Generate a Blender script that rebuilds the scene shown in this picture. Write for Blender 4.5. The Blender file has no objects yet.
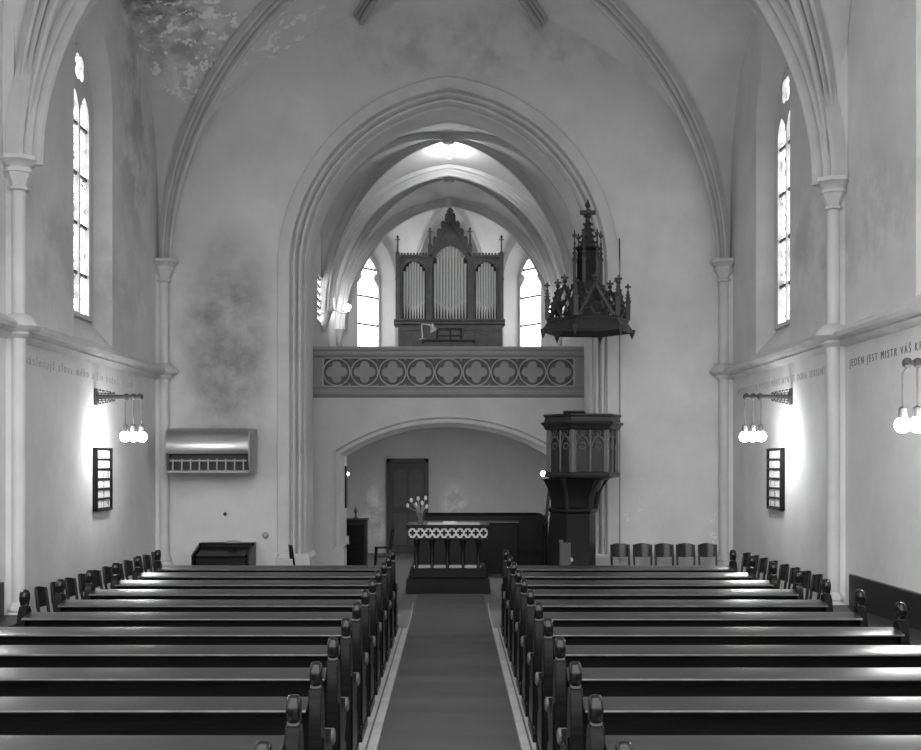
import bpy, bmesh, math, random
from mathutils import Vector, Matrix

random.seed(7)
SC = bpy.context.scene
COL = SC.collection
PI = math.pi

# ------------------------------------------------------------------ camera, world, exposure
F, VX, VY, EYE = 1130.0, 452.0, 462.0, 2.25
cam_d = bpy.data.cameras.new('camera')
cam = bpy.data.objects.new('camera', cam_d)
COL.objects.link(cam)
cam.location = (0, 0, EYE)
cam.rotation_euler = (PI / 2, 0, 0)
cam_d.sensor_width = 36.0
cam_d.lens = 36.0 * F / 921.0
cam_d.shift_x = (460.5 - VX) / 921.0
cam_d.shift_y = (VY - 375.0) / 921.0
cam_d.clip_start = 0.05
SC.camera = cam

w = bpy.data.worlds.new('world')
SC.world = w
w.use_nodes = True
w.node_tree.nodes['Background'].inputs[0].default_value = (1, 1, 1, 1)
WORLD = 1.55
_n = w.node_tree.nodes
_tc, _sp, _mr = _n.new('ShaderNodeTexCoord'), _n.new('ShaderNodeSeparateXYZ'), _n.new('ShaderNodeMapRange')
_mr.inputs['From Min'].default_value = -0.02
_mr.inputs['From Max'].default_value = 0.16
_mr.inputs['To Min'].default_value = 0.40
_mr.inputs['To Max'].default_value = WORLD
w.node_tree.links.new(_tc.outputs['Generated'], _sp.inputs[0])
w.node_tree.links.new(_sp.outputs['Z'], _mr.inputs['Value'])
w.node_tree.links.new(_mr.outputs[0], _n['Background'].inputs[1])
SC.view_settings.view_transform = 'Standard'
SC.view_settings.look = 'None'
SC.view_settings.gamma = 1.0
SC.view_settings.use_curve_mapping = False
SC.view_settings.exposure = 1.1
LAMP, PANE, PANE_APSE, BULB, DOME = 44.0, 2.8, 4.5, 40.0, 150.0


def px(x, y, Y):
    return Vector(((x - VX) * Y / F, Y, EYE + (VY - y) * Y / F))


# ------------------------------------------------------------------ materials (all neutral grey)
def mat(name, c, rough=0.7, metal=0.0, var=0.0, scale=3.0, bump=0.0, bscale=40.0, spec=0.5, stretch=None, coat=0.0):
    m = bpy.data.materials.new(name)
    m.use_nodes = True
    nt = m.node_tree
    b = nt.nodes['Principled BSDF']
    b.inputs['Base Color'].default_value = (c, c, c, 1)
    b.inputs['Roughness'].default_value = rough
    b.inputs['Metallic'].default_value = metal
    b.inputs['Specular IOR Level'].default_value = spec
    if coat:
        b.inputs['Coat Weight'].default_value = coat
        b.inputs['Coat Roughness'].default_value = 0.2
    tc = nt.nodes.new('ShaderNodeTexCoord')
    mp = nt.nodes.new('ShaderNodeMapping')
    nt.links.new(tc.outputs['Object'], mp.inputs['Vector'])
    if stretch:
        mp.inputs['Scale'].default_value = stretch
    if var:
        n = nt.nodes.new('ShaderNodeTexNoise')
        n.inputs['Scale'].default_value = scale
        n.inputs['Detail'].default_value = 7
        n.inputs['Roughness'].default_value = 0.6
        r = nt.nodes.new('ShaderNodeValToRGB')
        lo, hi = c * (1 - var), min(1, c * (1 + var))
        r.color_ramp.elements[0].position = 0.3
        r.color_ramp.elements[1].position = 0.7
        r.color_ramp.elements[0].color = (lo, lo, lo, 1)
        r.color_ramp.elements[1].color = (hi, hi, hi, 1)
        nt.links.new(mp.outputs[0], n.inputs['Vector'])
        nt.links.new(n.outputs['Fac'], r.inputs['Fac'])
        nt.links.new(r.outputs['Color'], b.inputs['Base Color'])
    if bump:
        n2 = nt.nodes.new('ShaderNodeTexNoise')
        n2.inputs['Scale'].default_value = bscale
        n2.inputs['Detail'].default_value = 5
        bp = nt.nodes.new('ShaderNodeBump')
        bp.inputs['Strength'].default_value = bump
        bp.inputs['Distance'].default_value = 0.02
        nt.links.new(mp.outputs[0], n2.inputs['Vector'])
        nt.links.new(n2.outputs['Fac'], bp.inputs['Height'])
        nt.links.new(bp.outputs[0], b.inputs['Normal'])
    return m


def emit(name, strength, c=1.0):
    m = bpy.data.materials.new(name)
    m.use_nodes = True
    nt = m.node_tree
    nt.nodes.remove(nt.nodes['Principled BSDF'])
    e = nt.nodes.new('ShaderNodeEmission')
    e.inputs[0].default_value = (c, c, c, 1)
    e.inputs[1].default_value = strength
    nt.links.new(e.outputs[0], nt.nodes['Material Output'].inputs[0])
    return m


def pane_mat(name, strength, cell=9.0, line=0.05, speck=0.35):
    """leaded daylight glass: bright with dark lead lines and mottled quarries"""
    m = emit(name, strength)
    nt = m.node_tree
    e = [n for n in nt.nodes if n.type == 'EMISSION'][0]
    tc = nt.nodes.new('ShaderNodeTexCoord')
    v = nt.nodes.new('ShaderNodeTexVoronoi')
    v.feature = 'DISTANCE_TO_EDGE'
    v.inputs['Scale'].default_value = cell
    r = nt.nodes.new('ShaderNodeValToRGB')
    r.color_ramp.elements[0].position = line * 0.6
    r.color_ramp.elements[0].color = (0.12, 0.12, 0.12, 1)
    r.color_ramp.elements[1].position = line
    r.color_ramp.elements[1].color = (1, 1, 1, 1)
    n = nt.nodes.new('ShaderNodeTexNoise')
    n.inputs['Scale'].default_value = 16
    n.inputs['Detail'].default_value = 4
    r2 = nt.nodes.new('ShaderNodeValToRGB')
    k = 1 - speck
    r2.color_ramp.elements[0].position = 0.38
    r2.color_ramp.elements[0].color = (k, k, k, 1)
    r2.color_ramp.elements[1].position = 0.55
    r2.color_ramp.elements[1].color = (1, 1, 1, 1)
    mx = nt.nodes.new('ShaderNodeMix')
    mx.data_type = 'RGBA'
    mx.blend_type = 'MULTIPLY'
    mx.inputs[0].default_value = 1
    nt.links.new(tc.outputs['Object'], v.inputs['Vector'])
    nt.links.new(tc.outputs['Object'], n.inputs['Vector'])
    nt.links.new(v.outputs['Distance'], r.inputs['Fac'])
    nt.links.new(n.outputs['Fac'], r2.inputs['Fac'])
    nt.links.new(r.outputs['Color'], mx.inputs[6])
    nt.links.new(r2.outputs['Color'], mx.inputs[7])
    nt.links.new(mx.outputs[2], e.inputs[0])
    return m


def stained_plaster(name, base, spots):
    """plaster with patches of damp damage / soot / flaking: spots = (centre, radii, albedo, roughening)"""
    m = mat(name, base, rough=0.85, var=0.10, scale=1.1, bump=0.25, bscale=9)
    nt = m.node_tree
    b = nt.nodes['Principled BSDF']
    prev = b.inputs['Base Color'].links[0].from_socket
    geo = nt.nodes.new('ShaderNodeTexCoord')
    for (cx, cy, cz), (rx, ry, rz), alb, sc, mode in spots:
        mp = nt.nodes.new('ShaderNodeMapping')
        mp.inputs['Location'].default_value = (-cx / rx, -cy / ry, -cz / rz)
        mp.inputs['Scale'].default_value = (1 / rx, 1 / ry, 1 / rz)
        nt.links.new(geo.outputs['Object'], mp.inputs['Vector'])
        ln = nt.nodes.new('ShaderNodeVectorMath')
        ln.operation = 'LENGTH'
        nt.links.new(mp.outputs[0], ln.inputs[0])
        inv = nt.nodes.new('ShaderNodeMapRange')
        inv.interpolation_type = 'SMOOTHSTEP'
        inv.inputs['From Min'].default_value = 0.30 if mode == 'soft' else 0.15
        inv.inputs['From Max'].default_value = 1.0
        inv.inputs['To Min'].default_value = 1.0
        inv.inputs['To Max'].default_value = 0.0
        nt.links.new(ln.outputs['Value'], inv.inputs['Value'])
        n = nt.nodes.new('ShaderNodeTexNoise')
        n.inputs['Scale'].default_value = sc
        n.inputs['Detail'].default_value = 8
        n.inputs['Roughness'].default_value = 0.65
        nt.links.new(geo.outputs['Object'], n.inputs['Vector'])
        r = nt.nodes.new('ShaderNodeValToRGB')
        if mode == 'flake':
            r.color_ramp.elements[0].position, r.color_ramp.elements[1].position = 0.55, 0.6
        elif mode == 'soft':
            r.color_ramp.elements[0].position, r.color_ramp.elements[1].position = 0.20, 0.62
        else:
            r.color_ramp.elements[0].position, r.color_ramp.elements[1].position = 0.42, 0.58
        nt.links.new(n.outputs['Fac'], r.inputs['Fac'])
        mul = nt.nodes.new('ShaderNodeMath')
        mul.operation = 'MULTIPLY'
        nt.links.new(r.outputs['Color'], mul.inputs[0])
        nt.links.new(inv.outputs[0], mul.inputs[1])
        if mode == 'flake':
            st = nt.nodes.new('ShaderNodeMapRange')
            st.inputs['From Min'].default_value = 0.25
            st.inputs['From Max'].default_value = 0.35
            nt.links.new(mul.outputs[0], st.inputs['Value'])
            fac = st.outputs[0]
        else:
            fac = mul.outputs[0]
        mx = nt.nodes.new('ShaderNodeMix')
        mx.data_type = 'RGBA'
        nt.links.new(fac, mx.inputs[0])
        nt.links.new(prev, mx.inputs[6])
        mx.inputs[7].default_value = (alb, alb, alb, 1)
        prev = mx.outputs[2]
    nt.links.new(prev, b.inputs['Base Color'])
    return m


WALL = 0.66
M = {}
M['plaster'] = stained_plaster('plaster', WALL, [
    ((4.93, 14.5, 5.2), (3, 5, 1.2), WALL * 0.72, 1.2, 'blot'),
    ((-5.2, 15.5, 5.0), (3, 6, 1.2), WALL * 0.75, 1.3, 'blot'),
    ((-5.2, 18.6, 8.0), (2, 1.6, 3.5), WALL * 0.62, 1.6, 'blot'),
])
M['front'] = stained_plaster('front_plaster', WALL * 1.02, [
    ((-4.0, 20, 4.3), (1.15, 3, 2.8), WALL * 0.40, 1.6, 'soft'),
    ((0.5, 20, 9.6), (5, 3, 1.2), WALL * 0.72, 1.1, 'blot'),
    ((3.2, 20, 1.35), (0.25, 2, 0.6), 0.8, 7, 'flake'),
    ((4.7, 20, 0.9), (0.25, 2, 0.8), 0.8, 7, 'flake'),
])
M['vault'] = stained_plaster('vault_plaster', WALL * 1.06, [
    ((-4.5, 18.0, 9.2), (1.5, 2.2, 1.6), WALL * 0.45, 2.6, 'blot'),
    ((-4.7, 17.4, 9.5), (0.9, 1.5, 1.3), 0.13, 5.0, 'blot'),
    ((-4.1, 18.6, 8.9), (1.7, 1.8, 1.6), 0.88, 5.5, 'flake'),
    ((-2.8, 19.4, 9.6), (1.2, 1.2, 1.0), 0.88, 4.0, 'flake'),
])
M['chancel'] = mat('chancel_plaster', WALL * 0.9, 0.85, var=0.08, scale=1.3, bump=0.2, bscale=9)
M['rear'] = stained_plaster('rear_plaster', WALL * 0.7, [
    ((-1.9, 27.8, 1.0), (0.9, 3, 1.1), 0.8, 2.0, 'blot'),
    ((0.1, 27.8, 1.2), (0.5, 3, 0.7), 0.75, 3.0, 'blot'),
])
M['stone'] = mat('painted_stone', 0.60, 0.7, var=0.08, scale=2.0, bump=0.15, bscale=20)
M['rib'] = mat('rib_plaster', 0.52, 0.75, var=0.10, scale=2.5, bump=0.15, bscale=20)
M['ribdark'] = mat('rib_grey', 0.40, 0.75, var=0.10, scale=2.5)
M['cornice'] = mat('cornice_plaster', 0.56, 0.7, var=0.12, scale=2.0)
M['parapet'] = mat('parapet_paint', 0.30, 0.65, var=0.06, scale=3)
M['parapet_dark'] = mat('parapet_ground', 0.13, 0.7, var=0.1)
M['parapet_light'] = mat('parapet_ring', 0.50, 0.6)
M['wood'] = mat('dark_varnished_wood', 0.010, 0.27, var=0.35, scale=6, stretch=(0.5, 4, 8), spec=0.08, bump=0.04, bscale=18)
M['ledge'] = mat('worn_ledge_wood', 0.020, 0.30, var=0.45, scale=5, stretch=(0.4, 6, 6), spec=1.0, bump=0.03, bscale=12)
M['armwood'] = mat('worn_arm_glint_wood', 0.11, 0.35, var=0.3, scale=8)  # worn arm wood; its pale tone also paints the ledge-edge glint
M['ledge'].node_tree.nodes['Principled BSDF'].inputs['IOR'].default_value = 1.75
M['finial'] = mat('finial_wood', 0.008, 0.22, var=0.2, scale=8, spec=0.45)
M['door_panel'] = mat('door_panel_wood', 0.055, 0.5, var=0.2)
M['black'] = mat('black_wood', 0.008, 0.38, var=0.3, scale=5, spec=0.25)
M['pulpit'] = mat('pulpit_oak', 0.018, 0.4, var=0.3, scale=6, bump=0.05)
M['pulpit_light'] = mat('pulpit_oak_light', 0.10, 0.4, var=0.25, scale=6)
M['canopy'] = mat('canopy_oak', 0.028, 0.45, var=0.3, scale=6)
M['organ'] = mat('organ_case_wood', 0.13, 0.5, var=0.25, scale=5)
M['organ_dark'] = mat('organ_dark_wood', 0.035, 0.5, var=0.2)
M['pipe'] = mat('pipe_metal', 0.85, 0.36, metal=0.55)
M['steel'] = mat('brushed_steel', 0.42, 0.28, metal=0.85, var=0.05, stretch=(1, 20, 20))
M['steel_dark'] = mat('dark_grille_metal', 0.04, 0.5, metal=0.4)
M['grey_metal'] = mat('grey_metal', 0.36, 0.5)
M['carpet'] = mat('carpet', 0.085, 0.95, var=0.16, scale=1.2, stretch=(0.5, 2.5, 1), bump=0.3, bscale=120)
M['floor'] = mat('stone_floor', 0.13, 0.55, var=0.15, scale=2.0)
M['border'] = mat('border_stone', 0.42, 0.6, var=0.18, scale=4)
M['border_line'] = mat('border_line', 0.10, 0.6)
M['ink'] = mat('inscription_paint', 0.17, 0.8, var=0.35, scale=2.2)
M['ink_faint'] = mat('inscription_paint_faded', 0.42, 0.8, var=0.3, scale=2.2)
M['iron'] = mat('wrought_iron', 0.09, 0.5, metal=0.3)
M['brass'] = mat('dull_brass', 0.22, 0.4, metal=0.6)
M['white'] = mat('white_card', 0.85, 0.7)
M['print'] = mat('print_black', 0.03, 0.7)
M['cloth'] = mat('white_cloth', 0.75, 0.9)
M['petal'] = mat('white_petal', 0.8, 0.6)
M['stem'] = mat('grey_stem', 0.30, 0.6)
M['chair'] = mat('chair_wood', 0.018, 0.22, var=0.25, scale=7, spec=0.6)
M['wainscot'] = mat('wainscot_paint', 0.018, 0.45, var=0.2)
M['box'] = mat('grey_box_paint', 0.08, 0.5)
M['soot'] = mat('cable_black', 0.03, 0.6)
M['globe'] = emit('lit_opal_globe', LAMP)
M['bulb'] = emit('lit_bulb', BULB)
M['bulb_dim'] = emit('lit_bulb_dim', 10.0)
M['fill_diffuser'] = emit('lit_fill_diffuser', 85.0)  # for the added fill lamp under the gallery
M['dome'] = emit('lit_dome', DOME)
M['pane'] = pane_mat('nave_daylight_glass', PANE, 9, 0.07, 0.86)
M['pane_apse'] = pane_mat('apse_daylight_glass', PANE_APSE, 5, 0.012, 0.1)
M['glass'] = mat('vase_glass', 0.6, 0.08)
b_ = M['glass'].node_tree.nodes['Principled BSDF']
b_.inputs['Transmission Weight'].default_value = 0.85


# ------------------------------------------------------------------ mesh builder
class MB:
    def __init__(s):
        s.v, s.f = [], []

    def add(s, vs, fs):
        o = len(s.v)
        s.v += [tuple(p) for p in vs]
        s.f += [tuple(i + o for i in f) for f in fs]
        return s

    def box(s, x0, x1, y0, y1, z0, z1):
        return s.add([(x0, y0, z0), (x1, y0, z0), (x1, y1, z0), (x0, y1, z0), (x0, y0, z1), (x1, y0, z1), (x1, y1, z1), (x0, y1, z1)],
                     [(0, 3, 2, 1), (4, 5, 6, 7), (0, 1, 5, 4), (1, 2, 6, 5), (2, 3, 7, 6), (3, 0, 4, 7)])

    def grid(s, rows, closed=False, cap=False):
        n, m = len(rows), len(rows[0])
        vs = [p for r in rows for p in r]
        fs = []
        for i in range(n - 1):
            for j in range(m if closed else m - 1):
                k = (j + 1) % m
                fs.append((i * m + j, i * m + k, (i + 1) * m + k, (i + 1) * m + j))
        if cap:
            fs.append(tuple(range(m - 1, -1, -1)))
            fs.append(tuple((n - 1) * m + j for j in range(m)))
        return s.add(vs, fs)

    def tube(s, pts, r, n=8):
        pts = [Vector(p) for p in pts]
        rs = r if isinstance(r, (list, tuple)) else [r] * len(pts)
        rows = []
        for i, p in enumerate(pts):
            t = (pts[min(i + 1, len(pts) - 1)] - pts[max(i - 1, 0)]).normalized()
            a = Vector((0, 0, 1)) if abs(t.z) < 0.9 else Vector((1, 0, 0))
            u = t.cross(a).normalized()
            v = t.cross(u).normalized()
            rows.append([p + (u * math.cos(2 * PI * k / n) + v * math.sin(2 * PI * k / n)) * rs[i] for k in range(n)])
        return s.grid(rows, True, True)

    def bar(s, p0, p1, wx, wz):
        """rectangular bar between two points"""
        p0, p1 = Vector(p0), Vector(p1)
        t = (p1 - p0).normalized()
        a = Vector((0, 1, 0)) if abs(t.y) < 0.9 else Vector((1, 0, 0))
        u = t.cross(a).normalized() * wx / 2
        v = t.cross(u).normalized() * wz / 2
        rows = [[p + u + v, p - u + v, p - u - v, p + u - v] for p in (p0, p1)]
        return s.grid(rows, True, True)

    def lathe(s, prof, c=(0, 0, 0), n=24, rot=0.0):
        rows = [[(c[0] + r * math.cos(rot + 2 * PI * k / n), c[1] + r * math.sin(rot + 2 * PI * k / n), c[2] + z) for k in range(n)] for r, z in prof]
        return s.grid(rows, True, True)

    def prism(s, poly, fn, d0, d1):
        """poly in (u,v); fn(u,v,w) -> xyz; from w=d0 to w=d1"""
        n = len(poly)
        vs = [fn(u, v, d0) for u, v in poly] + [fn(u, v, d1) for u, v in poly]
        fs = [tuple(range(n)), tuple(range(2 * n - 1, n - 1, -1))] + [(i, (i + 1) % n, n + (i + 1) % n, n + i) for i in range(n)]
        return s.add(vs, fs)

    def ball(s, c, r, n=14, m=10, sz=1.0):
        return s.lathe([(max(1e-4, r * math.sin(PI * i / m)), -r * sz * math.cos(PI * i / m)) for i in range(m + 1)], c, n)

    def build(s, name, m, parent=None, smooth=35, bevel=0.0, seg=2, loc=None):
        me = bpy.data.meshes.new(name)
        me.from_pydata([tuple(p) for p in s.v], [], s.f)
        bm = bmesh.new()
        bm.from_mesh(me)
        bmesh.ops.recalc_face_normals(bm, faces=bm.faces)
        bm.to_mesh(me)
        bm.free()
        if smooth:
            for p in me.polygons:
                p.use_smooth = True
            me.set_sharp_from_angle(angle=math.radians(smooth))
        me.materials.append(m)
        o = bpy.data.objects.new(name, me)
        COL.objects.link(o)
        if parent:
            o.parent = parent
        if loc:
            o.location = loc
        if bevel:
            b = o.modifiers.new('bevel', 'BEVEL')
            b.width = bevel
            b.segments = seg
            b.limit_method = 'ANGLE'
            b.angle_limit = math.radians(40)
        return o


def slab(mapf, outer, holes, thick, name, m, parent=None):
    """wall slab with splayed holes: holes = (front_loop, back_loop) of equal length"""
    bm = bmesh.new()
    def loop(pts, w):
        vs = [bm.verts.new(mapf(u, v, w)) for u, v in pts]
        es = [bm.edges.new((vs[i], vs[(i + 1) % len(vs)])) for i in range(len(vs))]
        return vs, es
    fo, fe = loop(outer, 0.0)
    bo, be = loop(outer, thick)
    pairs = [(fo, bo)]
    for a, b in holes:
        hv, he = loop(a, 0.0)
        kv, ke = loop(b, thick)
        fe += he
        be += ke
        pairs.append((hv, kv))
    bmesh.ops.triangle_fill(bm, use_beauty=True, edges=fe)
    bmesh.ops.triangle_fill(bm, use_beauty=True, edges=be)
    for a, b in pairs:
        n = len(a)
        for i in range(n):
            bm.faces.new((a[i], a[(i + 1) % n], b[(i + 1) % n], b[i]))
    bmesh.ops.recalc_face_normals(bm, faces=bm.faces)
    me = bpy.data.meshes.new(name)
    bm.to_mesh(me)
    bm.free()
    for p in me.polygons:
        p.use_smooth = True
    me.set_sharp_from_angle(angle=math.radians(30))
    me.materials.append(m)
    o = bpy.data.objects.new(name, me)
    COL.objects.link(o)
    if parent:
        o.parent = parent
    return o


def tag(o, label, cat, group=None):
    o['label'] = label
    o['category'] = cat
    if group:
        o['group'] = group
    return o


def struct(o, label=None):
    o['kind'] = 'structure'
    if label:
        o['label'] = label
        o['category'] = label.split()[-1]
    return o


def thing(name, label, cat, loc=(0, 0, 0), rz=0.0, group=None):
    o = bpy.data.objects.new(name, None)
    o.empty_display_size = 0.1
    COL.objects.link(o)
    o.location = loc
    o.rotation_euler = (0, 0, rz)
    return tag(o, label, cat, group)


def sempty(name):
    o = bpy.data.objects.new(name, None)
    COL.objects.link(o)
    o['kind'] = 'structure'
    return o


def dup(root, loc, rz, label):
    def rec(o, par):
        c = o.copy()
        COL.objects.link(c)
        if par:
            c.parent = par
        for ch in o.children:
            rec(ch, c)
        return c
    r = rec(root, None)
    r.location = loc
    r.rotation_euler = (0, 0, rz)
    r['label'] = label
    return r


# ---- 2-D outlines
def pointed(uc, hw, bottom, spring, c, n=10, inset=0.0):
    """closed outline of a pointed opening, counter-clockwise from bottom left"""
    R = hw + c - inset
    h = hw - inset
    pts = [(uc - h, bottom), (uc + h, bottom)]
    ta = math.acos(c / R)
    right = [(uc - c + R * math.cos(ta * i / n), spring + R * math.sin(ta * i / n)) for i in range(n + 1)]
    left = [(2 * uc - x, z) for x, z in reversed(right[:-1])]
    return pts + right + left


def quatrefoil(d, r, n=48, rot=0.0):
    out = []
    for i in range(n):
        t = 2 * PI * i / n
        phi = (t + PI / 4) % (PI / 2) - PI / 4
        rr = d * math.cos(phi) + math.sqrt(max(0, r * r - (d * math.sin(phi)) ** 2))
        out.append((rr * math.cos(t + rot), rr * math.sin(t + rot)))
    return out


def circle(r, n=32):
    return [(r * math.cos(2 * PI * i / n), r * math.sin(2 * PI * i / n)) for i in range(n)]


# ------------------------------------------------------------------ key dimensions
XL, XR, XC, HW = -5.20, 4.93, -0.135, 5.065
SP = 5.75
YF = 20.0


# ------------------------------------------------------------------ floor
o = MB().box(XL - 0.5, XR + 0.5, -1.5, 31, -0.2, 0.0).build('floor', M['floor'])
struct(o)
cp = MB()
rows = []
for i in range(180):
    y = 1.5 + 17.7 * i / 179
    zz = 0.016 + 0.004 * math.sin(y * 6.1) * math.sin(y * 1.7) + 0.002 * math.sin(y * 13)
    rows.append([(-0.575, y, 0.0), (-0.575, y, zz), (-0.3, y, zz + 0.003), (0.0, y, zz), (0.3, y, zz + 0.002), (0.53, y, zz), (0.53, y, 0.0)])
cp.grid(rows)
tag(cp.build('aisle_carpet', M['carpet'], smooth=60), 'dark grey carpet runner along the centre aisle to the altar', 'carpet')
for side, x0, x1 in ((-1, -0.84, -0.585), (1, 0.54, 0.79)):
    b = MB().box(x0, x1, 1.5, 15.1, 0, 0.03).build('floor_border', M['border'], bevel=0.006)
    struct(b)
    xm = x0 + 0.175 if side < 0 else x1 - 0.175
    MB().box(xm - 0.008, xm + 0.008, 1.5, 15.1, 0.030, 0.032).build('border_line', M['border_line'], b)
    xe = -0.60 if side < 0 else 0.555
    t = MB()
    t.tube([(xe, 15.1, 0.006), (xe - side * 0.01, 16.5, 0.006), (xe + side * 0.02, 17.9, 0.006)], 0.010, 6)
    tag(t.build('white_cord', M['border']), 'pale strip along the %s edge of the carpet before the altar' % ('left' if side < 0 else 'right'), 'strip')

# ------------------------------------------------------------------ side walls, windows
def lmap(u, v, w):
    return (XL - w, u, v)


def rmap(u, v, w):
    return (XR + w, u, v)


def window(idx, mapf, yc, wd, pane, hwG=0.62):
    """two lancets under a quatrefoil in a plate, with panes and bars, at depth wd"""
    spring, cc = 7.42, 0.35
    outer = pointed(yc, hwG + 0.01, 4.36, spring, cc)
    holes = []
    panes = []
    for s in (-1, 1):
        lan = pointed(yc + s * 0.225, 0.20, 4.42, 7.28, 0.18, 8)
        holes.append((lan, lan))
        panes.append(lan)
    q = [(yc + a, 7.98 + b) for a, b in quatrefoil(0.105, 0.11, 40, PI / 4)]
    holes.append((q, q))
    panes.append(q)
    f = slab(lambda u, v, w: mapf(u, v, wd + w - 0.06), outer, holes, 0.11, 'window_%d' % idx, M['stone'])
    struct(f)
    for p in panes:
        MB().prism(p, mapf, wd + 0.01, wd + 0.03).build('pane', pane, f, smooth=0)
    for s in (-1, 1):
        for k in range(4):
            z = 5.0 + 0.72 * k
            b = MB()
            a = mapf(yc + s * 0.225 - 0.20, z, wd - 0.01)
            c = mapf(yc + s * 0.225 + 0.20, z, wd - 0.01)
            b.bar(a, c, 0.045, 0.045)
            b.build('glazing_bar', M['iron'], f)
    return f


WT = 0.27
def side_wall(name, mapf, wins):
    holes = []
    for yc, hw in wins:
        a = pointed(yc, hw, 4.0, 7.65, 0.45)
        b = pointed(yc, 0.62, 4.36, 7.42, 0.35)
        holes.append((a, b))
    o = slab(mapf, [(3.0, 0), (20.0, 0), (20.0, 10.2), (3.0, 10.2)], holes, WT, name, M['plaster'])
    struct(o)
    return o


wl = side_wall('wall_left', lmap, [(16.42, 0.88), (10.0, 0.91), (5.6, 0.91)])
wr = side_wall('wall_right', rmap, [(17.4, 0.92), (11.1, 0.91), (5.6, 0.91)])
k = 0
for mapf, cs in ((lmap, (16.42, 10.0, 5.6)), (rmap, (17.4, 11.1, 5.6))):
    for yc in cs:
        k += 1
        window(k, mapf, yc, WT, M['pane'])
NWIN = k


def meshed(o, parent):
    """turn a text object into real mesh geometry"""
    bpy.context.view_layer.update()
    dg = bpy.context.evaluated_depsgraph_get()
    me = bpy.data.meshes.new_from_object(o.evaluated_get(dg))
    nm = o.name
    n = bpy.data.objects.new('lettering', me)
    n.name = nm.split('.')[0]
    COL.objects.link(n)
    n.location, n.rotation_euler = o.location, o.rotation_euler
    cu = o.data
    bpy.data.objects.remove(o)
    bpy.data.curves.remove(cu)
    n.parent = parent
    return n


def inscription(txt, loc, rz, size, m, parent, sp=1.0):
    cu = bpy.data.curves.new('inscription', 'FONT')
    cu.body = txt
    cu.size = size
    cu.extrude = 0.002
    cu.space_character = sp
    o = bpy.data.objects.new('inscription', cu)
    COL.objects.link(o)
    o.location = loc
    o.rotation_euler = (PI / 2, 0, rz)
    cu.materials.append(m)
    return meshed(o, parent)


inscription('JEDEN JEST MISTR VÁŠ KRISTUS', (XR - 0.003, 14.0, 3.43), -PI / 2, 0.128, M['ink'], wr, 1.5)
inscription('NEOPOUŠTĚJTE POKOJE MÉHO NYNÍ JE DOBA SPASENÍ', (XR - 0.003, 19.5, 3.41), -PI / 2, 0.14, M['ink_faint'], wr, 1.35)
inscription('následujž slova mého a živ budeš věčně', (XL + 0.003, 13.75, 3.45), PI / 2, 0.17, M['ink_faint'], wl, 1.6)

# cornice string course
def cornice(name, sx, X, y0, y1):
    prof = [(0, 3.97), (0.05, 3.95), (0.20, 3.87), (0.22, 3.84), (0.19, 3.80), (0.12, 3.785), (0.10, 3.765), (0.12, 3.75), (0.08, 3.72), (0.03, 3.70), (0, 3.69)]
    rows = [[(X + sx * a, y, z) for a, z in prof] for y in (y0, y1)]
    o = MB().grid(rows, False).build(name, M['cornice'], smooth=40)
    struct(o)
    return o


cornice('trim_1', 1, XL, 3.0, 20.0)
cornice('trim_2', -1, XR, 3.0, 20.0)


def shaft(name, X, Y, wx):
    """wall shaft: base, round shaft, ring at the string course, moulded capital"""
    root = sempty(name)
    sx = 1 if wx < X else -1
    MB().box(min(wx, X - sx * 0.03), max(wx, X - sx * 0.03), Y - 0.03, Y + 0.03, 0.0, SP).build('backing_strip', M['plaster'], root)
    s = MB()
    s.lathe([(0.082, 0.55), (0.082, 5.45)], (X, Y, 0), 20)
    s.build('shaft', M['stone'], root)
    MB().lathe([(0.17, 0), (0.17, 0.42), (0.14, 0.48), (0.12, 0.50), (0.135, 0.53), (0.125, 0.57), (0.10, 0.60), (0.085, 0.62)], (X, Y, 0), 8, PI / 8).build('base', M['stone'], root)
    MB().lathe([(0.085, 3.98), (0.15, 3.96), (0.25, 3.86), (0.26, 3.83), (0.22, 3.79), (0.14, 3.77), (0.15, 3.74), (0.085, 3.69)], (X, Y, 0), 8, PI / 8).build('ring', M['cornice'], root)
    MB().lathe([(0.085, 5.41), (0.125, 5.42), (0.125, 5.45), (0.095, 5.46), (0.11, 5.52), (0.15, 5.59), (0.155, 5.61), (0.175, 5.62), (0.175, 5.66), (0.15, 5.67), (0.17, 5.70), (0.23, 5.745), (0.245, 5.75), (0.245, 5.80), (0.09, 5.80)], (X, Y, 0), 8, PI / 8).build('capital', M['stone'], root)
    return root


YNL, YNR = 13.2, 14.2
shaft('column', -5.06, 19.86, XL)
shaft('column', 4.78, 19.86, XR)
shaft('column', -5.06, YNL, XL)
shaft('column', 4.79, YNR, XR)
struct(MB().box(XL, XL + 0.13, YNL - 0.12, YNL + 0.12, SP, 7.7).build('springing_block', M['plaster']))
struct(MB().box(XR - 0.13, XR, YNR - 0.12, YNR + 0.12, SP, 7.7).build('springing_block', M['plaster']))


# ------------------------------------------------------------------ front wall with the big pointed arch
AX, AHW, ASP = -0.065, 3.01, 5.65
AC = 0.426


def arch_row(xc, hw, spring, c, r, y, z0=0.0, n=28):
    R = hw + c - r
    h = hw - r
    ta = math.acos(c / R)
    right = [(xc - c + R * math.cos(ta * i / n), y, spring + R * math.sin(ta * i / n)) for i in range(n + 1)]
    left = [(2 * xc - p[0], y, p[2]) for p in reversed(right[:-1])]
    return [(xc + h, y, z0)] + right + left + [(xc - h, y, z0)]


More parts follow.
